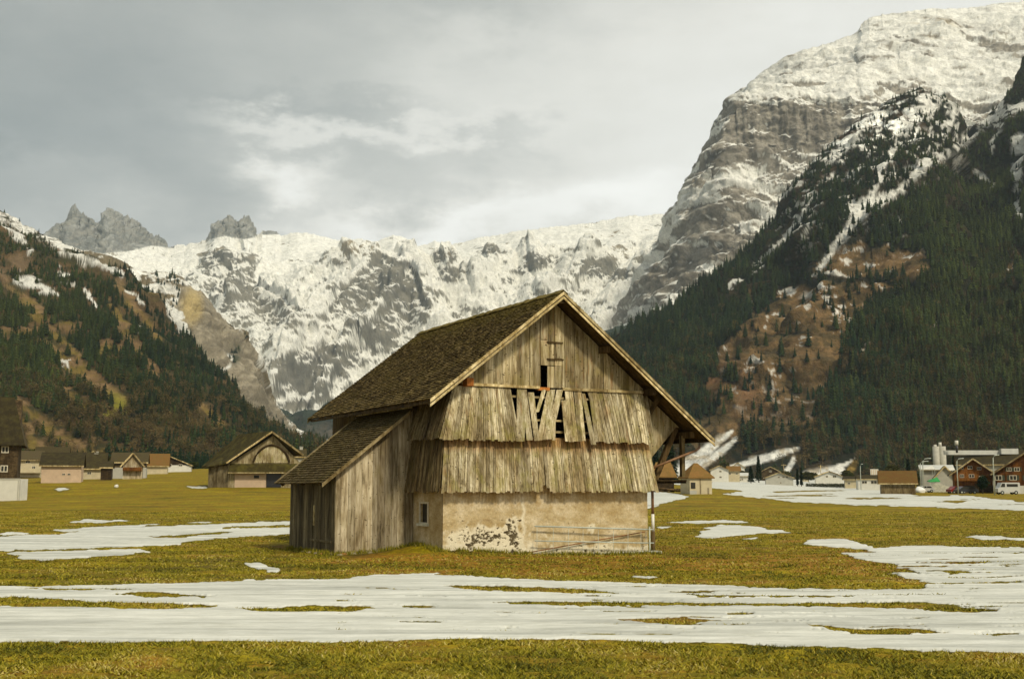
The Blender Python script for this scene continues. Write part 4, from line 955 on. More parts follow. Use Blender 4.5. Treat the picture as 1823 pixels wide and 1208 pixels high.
# lean-to shed
SV0, SV1 = 2.8, 8.1; SU = -3.0
def sz(u): return 5.43+.8*(u-0.0)                    # shed roof height
st = MB(); a = SU; first = True
while a < -.02:
    b = min(a+random.uniform(.17, .34), 0); o_ = random.uniform(0, .02)
    board(st, (a+.005, SV0-o_, .0+random.uniform(-.015, .03)), (b-.005, SV0-o_, .02+(.2*max(0, (b+.8)))), (a+.005, SV0-o_, sz(a)-.12), (b-.005, SV0-o_, sz(b)-.12), (0, -1, 0), .03)
    a = b
st.box(-.28, -.02, SV0-.16, SV0-.06, .12, 2.28)
st.build('shed_front', M['shedwood'], barn)
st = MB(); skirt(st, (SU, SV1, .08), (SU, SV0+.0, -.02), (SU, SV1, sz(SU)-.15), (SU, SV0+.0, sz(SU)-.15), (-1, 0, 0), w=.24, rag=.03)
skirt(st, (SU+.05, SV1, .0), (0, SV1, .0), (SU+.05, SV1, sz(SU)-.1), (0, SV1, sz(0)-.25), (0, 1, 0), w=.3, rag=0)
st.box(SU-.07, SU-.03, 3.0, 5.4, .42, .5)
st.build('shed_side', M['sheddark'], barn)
st = MB(); st.box(SU-.045, SU-.02, 5.0, 5.16, 1.0, 1.75); st.build('shed_slot_frame', M['trim'], barn)
sr = MB(); v = SV0-.32
while v < SV1+.28:
    v2 = min(v+.22, SV1+.28); slab(sr, (-3.55, sz(-3.55)), (-.08, sz(-.08)), v+.002, v2-.002, .05); v = v2
sroof = sr.build('shed_roof', M['darkwood'], barn)
sc = MB(); shingles(sc, (-3.6, sz(-3.6)), (-.08, sz(-.08)), SV0-.3, SV1+.26, .15, .14); 
sc.build('shed_shingles', M['shedroof'], sroof)
sv = MB()
p, q = np.array([-3.62, SV0-.36, sz(-3.62)+.03]), np.array([-.25, SV0-.36, sz(-.25)+.03]); sv.hexa([p, p+[0,.04,0], q+[0,.04,0], q], [p-[0,0,.14], p+[0,.04,-.14], q+[0,.04,-.14], q-[0,0,.14]])
p, q = np.array([-3.62, SV1+.08, sz(-3.62)+.08]), np.array([-.25, SV1+.08, sz(-.25)+.08]); sv.hexa([p, p+[0,.24,0], q+[0,.24,0], q], [p-[0,0,.03], p+[0,.24,-.03], q+[0,.24,-.03], q-[0,0,.03]])
sv.box(-.22, -.08, SV0-.2, SV1+.2, sz(-.1)+.02, sz(-.1)+.1)
sv.build('shed_verge', M['trim'], barn)
rf = MB()
for v in (SV0+.2, SV0+2.4, SV1-.3): rf.bar((-3.5, v, sz(-3.5)-.12), (0, v, sz(0)-.12), .1, .12)
rf.box(-3.12, -2.95, SV0+.05, SV1+.22, sz(-3.05)-.2, sz(-3.05)-.06); rf.build('shed_rafter', M['darkwood'], barn)

def weeds():
    segs = [((-3.15,2.65),(-.2,2.65)), ((-3.15,2.65),(-3.15,8)), ((-.1,-.12),(3.4,-.14)), ((-.12,0),(-.12,2.6)), ((3.5,-.8),(9,-.8)), ((8.95,-.1),(8.95,5))]
    P = []
    for (a, b) in segs:
        L_ = math.hypot(b[0]-a[0], b[1]-a[1]); m_ = int(L_*420)
        t = RS.rand(m_); u = a[0]+(b[0]-a[0])*t+RS.normal(0, .09, m_); v = a[1]+(b[1]-a[1])*t-np.abs(RS.normal(0, .14, m_)); P.append(np.stack([u, v], 1))
    P = np.concatenate(P); P = P[fbm(P[:, 0]*1.8, P[:, 1]*1.8, 3) > -.25]; n = len(P)
    X = BO[0]+P[:, 0]*c28-P[:, 1]*s28; Y = BO[1]+P[:, 0]*s28+P[:, 1]*c28; Z = ground_z(X, Y)
    h = RS.uniform(.05, .2, n)*RS.uniform(.6, 1.3, n); w = RS.uniform(.01, .022, n); t = RS.uniform(0, 6.28, n); l = RS.normal(0, .05, (n, 2))
    V = np.zeros((n, 3, 3)); dx, dy = np.cos(t)*w, np.sin(t)*w
    V[:, 0] = np.stack([X-dx, Y-dy, Z-.02], 1); V[:, 1] = np.stack([X+dx, Y+dy, Z-.02], 1); V[:, 2] = np.stack([X+l[:, 0], Y+l[:, 1], Z+h], 1)
    c = np.clip(RS.normal(.35, .25, n), 0, 1); o = mesh_np('weeds', V.reshape(-1, 3), np.arange(n*3).reshape(n, 3), M['blade'], dict(rnd=np.repeat(np.stack([c, c, c], 1), 3, 0)))
    tag(o, 'longer dry weeds growing along the foot of the barn walls', 'weeds', kind='stuff')
weeds()
def bw(u, v):   # barn local -> world xy
    return BO[0]+u*c28-v*s28, BO[1]+u*s28+v*c28
def blob_mesh(name, mat, loc, sx, sy, sz_, seed, parent=None):
    import bmesh
    bm = bmesh.new(); bmesh.ops.create_icosphere(bm, subdivisions=3, radius=1)
    r = np.random.RandomState(seed); A = r.uniform(-9, 9, 3)
    P = np.array([v.co for v in bm.verts]); k = 1+.28*fbm(P[:, 0]*1.3+A[0], P[:, 1]*1.3+A[1], 3, P[:, 2]*1.3+A[2]); P = P*k[:, None]
    P[:, 2] = np.maximum(P[:, 2], -.6)
    for v, p in zip(bm.verts, P): v.co = (p[0]*sx, p[1]*sy, p[2]*sz_)
    me = bpy.data.meshes.new(name); bm.to_mesh(me); bm.free(); me.materials.append(mat)
    me.polygons.foreach_set('use_smooth', np.ones(len(me.polygons), bool))
    o = bpy.data.objects.new(name, me); C.objects.link(o); o.location = loc; o.rotation_euler = (0, 0, r.uniform(0, 6)); return o
for i, (u, v, s, b) in enumerate([(-3.15,3.9,.2,0),(-3.05,3.0,.17,0),(-2.75,2.6,.15,1),(-2.4,2.62,.2,0),(-2.05,2.6,.13,0),(-1.75,2.66,.19,0),(-1.35,2.66,.14,0),(-3.2,3.4,.13,1),(-3.2,4.8,.14,0),(-2.9,2.45,.11,0),(-1.0,2.65,.12,0),(-3.2,5.6,.15,0)]):
    x, y = bw(u, v); z = gz(x, y)
    o = blob_mesh('foundation_stone', M['brick'] if b else M['stone'], (x, y, z+.0), s*1.2, s*.8, s*.5, i)
    tag(o, ('reddish broken brick' if b else 'rough pale field stone')+' lying under the bottom edge of the lean-to shed', 'stone', ('broken bricks' if b else 'field stones')+' under the lean-to shed')
# concrete strip, leaning gate, rod
x, y = bw(6, -.55)
o = empty('concrete_strip', (x, y, gz(x, y)), BYAW); tag(o, 'pale narrow concrete strip along the foot of the plaster wall', 'slab')
m_ = MB(); a = -2.45
while a < 2.8:
    b = min(a+random.uniform(.5, 1.1), 2.85); k = random.uniform(-.02, .02); m_.box(a, b-.02, -.2+k, .2+k, -.3, .07+random.uniform(-.012, .015)); a = b
m_.build('slab', M['concrete'], o)
def W_(px, py, v): u_, z_ = onV(px, py, v); x_, y_ = bw(u_, v); return np.array([x_, y_, z_])
p0 = W_(955, 990, -.4); g = empty('field_gate', tuple(p0), 0); tag(g, 'galvanised tubular field gate leaning against the plaster barn wall', 'gate')
def L(p): return p-p0
MB().tube([L(W_(952, 936, -.24)), L(W_(1162, 942, -.34))], .028, 8).tube([L(W_(952, 962, -.3)), L(W_(1164, 966, -.38))], .022, 8).build('rail', M['metal'], g, True)
m_ = MB()
for px in (956, 985, 1012, 1038, 1065, 1092, 1118, 1141, 1150): m_.tube([L(W_(px, 988, -.4)), L(W_(px, 938+(px-955)*.03, -.24))], .008, 6)
m_.build('upright', M['metal'], g, True)
p0 = W_(1157, 988, -.45); g = empty('gate_post', tuple(p0), 0); tag(g, 'thin grey steel gate post beside the rain pipe at the barn corner', 'post')
MB().tube([(0, 0, -.3), (0, 0, 1.05)], .03, 8).build('shaft', M['metal'], g, True); MB().tube([(0, 0, 1.05), (0, 0, 1.08)], .036, 8).build('cap', M['metal'], g)
p0 = W_(935, 984, -.12); o = empty('rusty_rod', tuple(p0), 0); tag(o, 'long thin rusty rod leaning slanted against the plaster wall behind the gate', 'rod')
MB().tube([(0,0,0), L(W_(1040, 965, -.1)), L(W_(1148, 946, -.13))], .022, 6).build('shaft', M['rust'], o, True)

# ------------------------------------------------------------------ village
def zpx(py, D): return EYE+(HZ-py)/F*D
def gable_house(name, label, cat, x0, x1, ytop, yeave, D, depth, wall, roofm, ridge='y', wins=(), yaw=0.0, oh=.5, base=None, shutters=False, chimney=None, hip=False, balcony=None, door=None, group=None):
    """ridge 'y': gable faces the camera; ridge 'x': eave side faces the camera."""
    xc = (x0+x1)/2; X, Y, Z = place(xc, D); w = (x1-x0)*D/F*.98; h = zpx(yeave, D)-Z; H = zpx(ytop, D)-Z
    yaw = yaw-.85*math.atan(X/D); root = empty(name, (X, Y, Z), yaw); tag(root, label, cat, group)
    hw = w/2-oh if ridge == 'y' else w/2-oh; m_ = MB()
    d = depth; y0 = oh; y1 = d-oh
    if ridge == 'y':
        hg = h+ (H-h)*(oh/(w/2))*.0
        top = H-.2
        m_.add([(-hw,y0,-1),(hw,y0,-1),(hw,y0,h),(0,y0,top),(-hw,y0,h),(-hw,y1,-1),(hw,y1,-1),(hw,y1,h),(0,y1,top),(-hw,y1,h)],
               [(0,1,2,3,4),(9,8,7,6,5),(1,6,7,2),(5,0,4,9),(2,7,8,3),(3,8,9,4)])
    else:
        yc = d/2; m_.add([(-hw,y0,-1),(hw,y0,-1),(hw,y0,h),(-hw,y0,h),(-hw,y1,-1),(hw,y1,-1),(hw,y1,h),(-hw,y1,h),(-hw,yc,H-.2),(hw,yc,H-.2)],
               [(0,1,2,3),(5,4,7,6),(1,5,6,9,2),(4,0,3,8,7),(3,2,9,8),(6,7,8,9)])
    m_.build('wall', wall, root)
    r = MB(); th = .18
    if ridge == 'y':
        e = w/2; sl = (H-h)/hw; ze = h-sl*oh
        for s in (-1, 1):
            yh = 0
            r.hexa([(0,0,H),(s*e,0,ze),(s*e,d,ze),(0,d,H)], [(0,0,H+th),(s*e,0,ze+th),(s*e,d,ze+th),(0,d,H+th)])
    elif hip:
        yc = d/2; k = w*.22; e = w/2; ze = h-.1
        for q in ([(-e,0,ze),(e,0,ze),(e-k,yc,H),(-e+k,yc,H)], [(e,d,ze),(-e,d,ze),(-e+k,yc,H),(e-k,yc,H)], [(-e,d,ze),(-e,0,ze),(-e+k,yc,H),(-e+k,yc,H+.001)], [(e,0,ze),(e,d,ze),(e-k,yc,H),(e-k,yc,H+.001)]):
            r.hexa(q, [(a, b, c_+th) for a, b, c_ in q])
    else:
        yc = d/2; sl = (H-h)/(yc-oh); ze = h-sl*oh; e = w/2
        r.hexa([(-e,0,ze),(e,0,ze),(e,yc,H),(-e,yc,H)], [(-e,0,ze+th),(e,0,ze+th),(e,yc,H+th),(-e,yc,H+th)])
        r.hexa([(-e,yc,H),(e,yc,H),(e,d,ze),(-e,d,ze)], [(-e,yc,H+th),(e,yc,H+th),(e,d,ze+th),(-e,d,ze+th)])
    rf = r.build('roof', roofm, root)
    tm = MB()
    if ridge == 'y':
        for s in (-1, 1): tm.bar((0, -.06, H+.02), (s*w/2, -.06, ze+.02), .08, .28)
    elif not hip: tm.box(-w/2, w/2, -.1, -.02, ze-.08, ze+.14)
    if tm.v: tm.build('fascia', M['trim'], rf)
    if chimney:
        cx, ch = chimney; zc = H*.9; m2 = MB(); m2.box(cx-.35, cx+.35, d*.5-.35, d*.5+.35, zc-.8, zc+ch); m2.box(cx-.42, cx+.42, d*.5-.42, d*.5+.42, zc+ch, zc+ch+.12); m2.build('chimney', M['greywall'], rf)
    if base: 
        bm_, bh = base; MB().box(-hw-.04, hw+.04, y0-.04, y1+.04, -1, bh).build('base_wall', bm_, root)
    for (px, py, ww, hh) in wins:                    # windows given by photo position and size in px
        wx = (px-xc)*D/F; wz = zpx(py, D)-Z; a, b = ww*D/F/2, hh*D/F/2; y = y0-.03-(.05 if base and wz < base[1] else 0)
        f_ = MB(); t = min(a, b)*.22
        f_.box(wx-a, wx+a, y-.03, y+.05, wz+b-t, wz+b); f_.box(wx-a, wx+a, y-.03, y+.05, wz-b, wz-b+t)
        f_.box(wx-a, wx-a+t, y-.03, y+.05, wz-b+t, wz+b-t); f_.box(wx+a-t, wx+a, y-.03, y+.05, wz-b+t, wz+b-t); f_.box(wx-t/2, wx+t/2, y-.03, y+.05, wz-b+t, wz+b-t)
        wn = f_.build('window', M['frame'], root); MB().box(wx-a+t, wx+a-t, y+.0, y+.04, wz-b+t, wz+b-t).build('pane', M['pane'], wn)
        if shutters:
            for s in (-1, 1): MB().box(wx+s*(a+a*.35)-a*.33, wx+s*(a+a*.35)+a*.33, y-.04, y+.0, wz-b, wz+b).build('shutter', M['shutter'], wn)
    if balcony:
        for (bz0, bz1, bm2) in balcony:
            z0, z1 = zpx(bz0, D)-Z, zpx(bz1, D)-Z; b_ = MB(); b_.box(-hw, hw, y0-1.1, y0, z0, z0+.12); b_.box(-hw, hw, y0-1.15, y0-1.08, z0+.12, z1); b_.build('balcony', bm2, root)
    if door:
        for (px, py0, py1, ww) in door:
            wx = (px-xc)*D/F; a = ww*D/F/2; MB().box(wx-a, wx+a, y0-.06-(.05 if base else 0), y0-.0, zpx(py1, D)-Z, zpx(py0, D)-Z).build('door', M['darkwood'], root)
    return root
# --- left village
gable_house('chalet', 'tall dark brown chalet with a huge roof at the left edge of the photo', 'house', -80, 36, 704, 792, 172, 12, M['brownwood'], M['roofdark'], 'x', hip=True, wins=[(2,800,12,12),(2,834,12,12)], oh=.9)
gable_house('house', 'cream house with stacked balconies between the dark chalet and the pink shed', 'house', 24, 74, 803, 818, 260, 9, M['cream'], M['roofdark'], 'x', wins=[(48,822,8,6),(34,832,6,5),(58,832,6,5)], balcony=[(842,834,M['cream']), (856,849,M['brownwood'])])
gable_house('house', 'flat pinkish house with two tiny dark windows beside the meadow', 'house', 70, 146, 806, 828, 195, 10, M['pinkwall'], M['roofdark'], 'x', wins=[(112,844,5,3),(121,844,5,3)], oh=.4)
gable_house('shed', 'dark roofed low shed with a cream wall right of the pinkish house', 'shed', 128, 188, 806, 832, 230, 9, M['cream'], M['roofdark'], 'x', wins=[(158,842,7,5)], oh=.5, chimney=(1, .4))
gable_house('barn', 'small weathered barn with an orange band under its gable in the left village', 'barn', 196, 262, 806, 822, 235, 9, M['sidewood'], M['roofdark'], 'x', base=(M['greywall'], 2.2))
gable_house('barn', 'low grey barn gable beside the weathered barn with the orange band', 'barn', 214, 256, 807, 826, 225, 6, M['shedwood'], M['roofdark'], 'y', balcony=[(838,832,M['redwood'])])
gable_house('house', 'low brown chalet with a white base, farthest right in the left village', 'house', 262, 342, 813, 828, 330, 10, M['brownwood'], M['roofdark'], 'y', base=(M['white'], 2.0), wins=[(285,828,6,4),(302,828,6,4),(320,828,6,4)])
gable_house('house', 'dark roof of a house half hidden behind the pinkish house', 'house', 60, 120, 796, 812, 300, 10, M['brownwood'], M['roofdark'], 'x', chimney=(2, .5))
gable_house('house', 'brown gabled house peeking out behind the weathered barn with the orange band', 'house', 236, 300, 808, 828, 300, 9, M['cream'], M['roofred'], 'x')
gable_house('shed', 'low brown lean shed between the cream walled shed and the weathered barn', 'shed', 176, 200, 822, 832, 215, 6, M['brownwood'], M['roofdark'], 'x', oh=.3)
gable_house('house', 'tall brown house with a pale band high behind the pinkish house', 'house', 84, 118, 799, 812, 360, 9, M['brownwood'], M['roofdark'], 'y', wins=[(95,822,5,4),(106,822,5,4)], chimney=(1, .5))
gable_house('house', 'cream house with a brown gable far behind the low sheds', 'house', 150, 180, 803, 816, 380, 9, M['cream'], M['roofdark'], 'y', wins=[(160,822,4,4),(170,822,4,4)], chimney=(1, .5))
# white site container
X, Y, Z = place(20, 140); k = 140/F
o = empty('site_container', (X, Y, Z), .05); tag(o, 'white box container standing on the grass at the left edge', 'container')
MB().box(-60*k, 14*k, 0, 2.5, -.4, zpx(852, 140)-Z).build('body', M['white'], o)
m_ = MB(); m_.box(10*k, 11.4*k, -.05, 0, 0, zpx(855, 140)-Z); m_.box(-60*k, 14*k, -.05, 0, zpx(853.5, 140)-Z, zpx(852, 140)-Z+.05); m_.box(13*k, 14.3*k, -.06, 0, -.2, zpx(852, 140)-Z); m_.build('frame_rail', M['greywall'], o)
# second hay barn
def barn_two():
    D = 170; k = D/F; X, Y, Z = place(448, D); root = empty('hay_barn', (X, Y, Z), 0); tag(root, 'mossy roofed barn with an arched gable in the middle distance left of the main barn', 'barn')
    def P(px, py): return ((px-448)*k, zpx(py, D)-Z)
    w = MB(); dpt = 9
    # main body
    (x0, _), (x1, _), (xm, _) = P(406, 0), P(535, 0), P(365, 0); ze = P(0, 826)[1]; apx, apz = P(484, 776)
    w.add([(x0,0,-.5),(x1,0,-.5),(x1,0,ze),(apx,0,apz),(x0,0,ze),(x0-4.6,dpt,-.5),(x1-6,dpt,-.5),(x1-6,dpt,ze),(apx-6,dpt,apz),(x0-4.6,dpt,ze)], [(0,1,2,3,4),(9,8,7,6,5),(1,6,7,2),(5,0,4,9),(2,7,8,3),(3,8,9,4)])
    w.build('wall', M['board'], root)
    m_ = MB(); xa, xb = P(418, 0)[0], P(473, 0)[0]; zb = P(0, 843)[1]; m_.box(xa, xb, -.12, 0, -.3, zb); m_.build('plaster_panel', M['pinkwall'], root)
    m_ = MB(); m_.box(P(474, 0)[0], P(500, 0)[0], -.06, .02, 0, zb); m_.build('doorway', M['black'], root)
    m_ = MB(); m_.box(P(452, 0)[0], P(461, 0)[0], -.2, -.13, P(0, 851)[1], P(0, 846)[1]); m_.build('window', M['pane'], root)
    m_ = MB(); x0_, x1_ = P(408, 0)[0], P(534, 0)[0]; za, zb2 = P(0, 842)[1], P(0, 827)[1]
    m_.hexa([(x0_,-1.0,za),(x1_,-1.0,za),(x1_,-.0,zb2),(x0_,-.0,zb2)], [(x0_,-1.0,za+.12),(x1_,-1.0,za+.12),(x1_,0,zb2+.12),(x0_,0,zb2+.12)]); m_.build('canopy', M['roofolive'], root)
    MB().box(x0_, x1_, -1.06, -1.0, za-.05, za+.1).build('canopy_edge', M['trim'], root)
    # arched opening and light boards
    pts = [P(450+64*t-0, 824-30*math.sin(math.pi*t)**.62) for t in np.linspace(0, 1, 17)]
    m_ = MB(); n_ = len(pts); vs = [(a, -.1, b) for a, b in pts]+[(a, -.0, b) for a, b in pts]; m_.add(vs, [tuple(range(n_))]+[(i, i+1, n_+i+1, n_+i) for i in range(n_-1)]); m_.build('arched_boards', M['skirt'], root)
    m_ = MB(); m_.tube([(a, -.14, b+.1) for a, b in pts], .16, 6); m_.build('arch_beam', M['darkwood'], root)
    r = MB(); yb = dpt
    A, E, B = P(484, 771), P(406, 826), P(540, 812); dx = -7.4
    ridge0, ridge1 = (A[0], -.9, A[1]), (A[0]+dx, yb+.9, A[1]); th = .22
    for (e0, e1) in (((E[0]-.1, -.9, E[1]), (E[0]-6.6, yb+.9, E[1]-.4)), ((B[0], -.9, B[1]), (B[0]+dx, yb+.9, B[1]))):
        q = [ridge0, e0, e1, ridge1]; r.hexa(q, [(a, b, c_+th) for a, b, c_ in q])
    r.build('roof', M['roofolive'], root)
    m_ = MB()
    for e0 in ((E[0]-.1, -.95, E[1]+.1), (B[0], -.95, B[1]+.1)): m_.bar((A[0], -.95, A[1]+.1), e0, .1, .24)
    m_.build('verge_board', M['trim'], root)
    # left lean-to side
    m_ = MB(); xl0, xl1 = P(366, 0)[0], P(408, 0)[0]; m_.add([(xl0,1.5,-.5),(xl1,0,-.5),(xl1,0,P(0,828)[1]),(xl0,1.5,P(0,832)[1]),(xl0,6,-.5),(xl1,6,-.5),(xl1,6,P(0,828)[1]),(xl0,6,P(0,832)[1])], [(0,1,2,3),(5,4,7,6),(1,5,6,2),(4,0,3,7),(3,2,6,7)]); m_.build('side_shed', M['sheddark'], root)
    m_ = MB(); q = [(E[0]+.2,-.4,P(0,825)[1]), (P(360,0)[0],.6,P(0,833)[1]), (P(360,0)[0]-.3,7,P(0,831)[1]), (E[0]-2,7,P(0,806)[1])]; m_.hexa(q, [(a, b, c_+.15) for a, b, c_ in q]); m_.build('side_roof', M['roofolive'], root)
    return root
barn_two()
gable_house('chimney_house', 'small pale chimney and roof showing behind the arched barn', 'house', 500, 545, 800, 812, 260, 7, M['greywall'], M['roofdark'], 'x', chimney=(1.5, 1.2))
x, y, z = place(207, 175); o = blob_mesh('boulder', M['white'], (x, y, z+.2), .34, .3, .3, 77); tag(o, 'small whitish boulder alone on the meadow before the left village', 'boulder')

# --- right village
def pyramid_hut():
    D = 146; k = D/F; X, Y, Z = place(1248, D); root = empty('stone_hut', (X, Y, Z), .25); tag(root, 'small cream hut with a mossy brown pyramid roof right of the main barn', 'hut')
    h = zpx(850, D)-Z; H = zpx(824, D)-Z; a = 1.5; MB().box(-a, a, 0, 2*a, -.5, h).build('wall', M['cream'], root)
    m_ = MB(); e = a+.3; c_ = a
    m_.add([(-e,-.3,h-.1),(e,-.3,h-.1),(e,2*a+.3,h-.1),(-e,2*a+.3,h-.1),(-.25,c_,H),(.25,c_,H),(-e,-.3,h+.02),(e,-.3,h+.02),(e,2*a+.3,h+.02),(-e,2*a+.3,h+.02)], [(3,2,1,0),(6,7,5,4),(7,8,5),(8,9,4,5),(9,6,4),(0,1,7,6),(1,2,8,7),(2,3,9,8),(3,0,6,9)]); m_.build('roof', M['roofred'], root)
    MB().box(-a+.15, -a+.75, -.05, .02, h-1.35, h-.6).build('window', M['pane'], root)
    MB().box(-a-.02, -a+.9, -.03, .01, -.4, h-1.6).build('patched_base', M['greywall'], root)
    m_ = MB(); m_.box(-.15, .02, -.05, .02, 0, h-.2); m_.box(.9, 1.1, -.05, .02, -.1, .8); m_.build('stain_board', M['shedwood'], root)
pyramid_hut()
gable_house('house', 'white two storey house with a brown roof, first right of the pyramid roofed hut', 'house', 1263, 1300, 829, 836, 400, 9, M['white'], M['roofred'], 'y', wins=[(1283,839,4,3),(1283,849,4,3)], oh=.5)
gable_house('house', 'cream house joined to the white one right of the hut', 'house', 1294, 1320, 830, 838, 410, 9, M['cream'], M['roofred'], 'x', wins=[(1300,843,4,3),(1312,843,4,3),(1318,854,3,3)])
gable_house('shed', 'small white shed with snow on its roof behind the little spruce', 'shed', 1315, 1336, 842, 847, 420, 6, M['white'], M['roofgrey'], 'x', wins=[(1322,853,3,3)])
gable_house('house', 'broad pale grey house with a low white gable and three windows', 'house', 1361, 1415, 841, 850, 360, 10, M['greywall'], M['roofgrey'], 'y', wins=[(1387,849,4,4),(1395,849,4,4),(1401,849,4,4),(1390,859,3,3)])
gable_house('house', 'white house with a dark roof edge behind the hedge', 'house', 1450, 1504, 839, 848, 380, 10, M['white'], M['roofdark'], 'y', wins=[(1473,848,4,4),(1486,848,6,4)])
gable_house('house', 'low dark roofed house at the far middle of the right village', 'house', 1352, 1392, 831, 840, 520, 9, M['brownwood'], M['roofdark'], 'y', wins=[(1372,839,4,3)])
gable_house('house', 'tiny pale house in front of the bare woodland', 'house', 1425, 1442, 841, 846, 560, 8, M['cream'], M['roofdark'], 'y')
gable_house('house', 'small white house with a dark gable below the slanted snow strip', 'house', 1300, 1328, 824, 832, 560, 9, M['white'], M['roofdark'], 'y', wins=[(1314,834,4,3)])
gable_house('house', 'long low white building with orange windows left of the brown roofed barn', 'building', 1526, 1572, 846, 853, 300, 9, M['white'], M['roofdark'], 'x', wins=[(1540,858,9,5),(1556,858,11,6)], oh=.2)
gable_house('house', 'low white annex between the hedge house and the long white building', 'house', 1502, 1530, 848, 853, 330, 8, M['cream'], M['roofdark'], 'x', wins=[(1512,860,5,4)])
gable_house('barn', 'brown barn with an orange brown roof standing at the edge of the snow field', 'barn', 1566, 1634, 839, 858, 215, 7, M['board'], M['roofred'], 'x', base=(M['sidewood'], 1.4), oh=.5, yaw=.0)
gable_house('industrial_hall', 'low hall with white roof edges behind the street lamps', 'hall', 1640, 1700, 828, 836, 330, 14, M['greywall'], M['roofgrey'], 'x', oh=.8)
gable_house('shed', 'grey gabled shed in the yard between the silo and the big chalet', 'shed', 1664, 1704, 830, 848, 290, 8, M['greywall'], M['roofdark'], 'y')
gable_house('tent_roof_shed', 'low shed with an orange tent shaped roof seen under the barn eave', 'shed', 1158, 1206, 824, 849, 190, 6, M['brownwood'], M['roofred'], 'x', hip=True)
# silo
D = 420; X, Y, Z = place(1675, D); k = D/F; o = empty('silo', (X, Y, Z), 0); tag(o, 'pale concrete silo tower with twin cylinders rising above the yard', 'silo')
for s in (-1, 1): MB().tube([(s*5.6*k, 0, -1), (s*5.6*k, 0, zpx(795, D)-Z)], 5.9*k, 20).build('cylinder', M['greywall'], o, True)
MB().tube([(2*k, 0, zpx(795, D)-Z), (2*k, 0, zpx(788, D)-Z)], 2.6*k, 12).build('cap', M['white'], o, True); MB().box(-9*k, -5*k, -.5, .5, zpx(795, D)-Z, zpx(792, D)-Z).build('hatch', M['white'], o)
m_ = MB()
for i in range(14): m_.box(-.25, .25, -5.9*k, -5.6*k, 2+i*1.0, 2.1+i*1.0)
m_.build('ladder', M['metal'], o)
# big chalets on the right
c1 = gable_house('chalet', 'orange timber chalet with dark windows and a sagging dark roof beside the yard', 'chalet', 1694, 1776, 817, 840, 235, 12, M['redwood'], M['roofdark'], 'y', base=(M['brownwood'], 1.6), oh=1.0,
    wins=[(1716,832,6,7),(1730,832,8,6),(1716,847,7,6),(1732,847,9,6),(1745,834,7,5),(1748,850,8,6)], balcony=[(856,851,M['redwood'])], door=[(1740,860,874,8)])
c2 = gable_house('chalet', 'orange chalet with white shuttered windows and a white base at the right edge', 'chalet', 1770, 1915, 798, 838, 225, 12, M['redwood'], M['roofdark'], 'y', base=(M['white'], 1.55), oh=1.2, shutters=True,
    wins=[(1803,835,8,7),(1816,835,9,7),(1785,850,12,9),(1809,850,12,9),(1835,850,12,9)])
gable_house('long_hall', 'long grey roofed hall behind the orange chalets', 'hall', 1708, 1900, 801, 826, 300, 22, M['greywall'], M['roofdark'], 'x', oh=.6)
D = 299; X, Y, Z = place(1765, D); o = empty('roof_parapet', (X, Y+9, Z), 0); tag(o, 'pale metal edge running along the top of the long hall', 'parapet')
MB().box(-56*D/F, 70*D/F, 0, 1.0, zpx(808, D)-Z, zpx(800, D)-Z).build('metal_fascia', M['roofgrey'], o); MB().box(44*D/F, 75*D/F, -1.2, 0, zpx(807, D)-Z, zpx(797, D)-Z).build('metal_box', M['roofgrey'], o)
D = 295; X, Y, Z = place(1734, D); k = D/F; o = empty('roof_vent', (X, Y+10, zpx(800, D)), 0); tag(o, 'white vent stack standing on the long hall roof', 'vent')
MB().tube([(0,0,-.6),(0,0,1.6)], .28, 10).build('pipe', M['black'], o, True); MB().tube([(0,0,1.4),(0,0,2.6)], .45, 10).build('hood', M['white'], o, True)
# awnings / white roofs in the yard
for (x0, x1, ya, yb, m0, lab, D) in ((1640, 1664, 830, 836, 'white', 'white slanted canopy roof left of the silo', 300), (1684, 1700, 832, 838, 'white', 'white slanted canopy roof right of the silo', 300), (1654, 1672, 850, 858, 'green', 'green and white awning in the gravel yard', 270)):
    X, Y, Z = place((x0+x1)/2, D); k = D/F; w = (x1-x0)*k/2; za, zb = zpx(yb, D)-Z, zpx(ya, D)-Z; o = empty('canopy', (X, Y, Z), 0); tag(o, lab, 'canopy')
    MB().hexa([(-w,-1,za),(w,-1,za+.1),(w,1,zb),(-w,1,za+.2)], [(-w,-1,za+.15),(w,-1,za+.25),(w,1,zb+.15),(-w,1,za+.35)]).build('roof', M[m0], o)
    m_ = MB()
    for a in (-w+.1, w-.1):
        for b in (-.9, .9): m_.tube([(a, b, -.3), (a, b, za+.1)], .06, 6)
    m_.build('post', M['metal'], o)
X, Y, Z = place(1672, 262); o = empty('gravel_heap', (X, Y, Z), 0); tag(o, 'broad grey heap of gravel in the yard below the silo', 'gravel heap')
nu = 60; A, B = np.meshgrid(np.linspace(-1, 1, nu), np.linspace(-1, 1, nu)); rr = np.clip(1-np.hypot(A, B), 0, 1); Zh = rr*2.3*(1+.25*fbm(A*3, B*3, 4))-.25
mesh_np('gravel_mound', np.stack([A*6.5, B*4, Zh], -1).reshape(-1, 3), grid_faces(nu, nu), M['gravel'], None, o, True)
X, Y, Z = place(1638, 240); o = blob_mesh('snow_heap', M['snow'], (X, Y, Z+.3), 1.1, .8, .8, 5); tag(o, 'small rounded snow heap right of the orange brown roofed barn', 'snow heap')
D = 330; X, Y, Z = place(1558, D); o = empty('sign_panel', (X, Y, Z), 0); tag(o, 'pinkish white panel standing above the long white building', 'sign')
MB().box(-7*D/F, 7*D/F, 0, .3, zpx(851, D)-Z, zpx(835, D)-Z).build('panel', M['white'], o); m_ = MB()
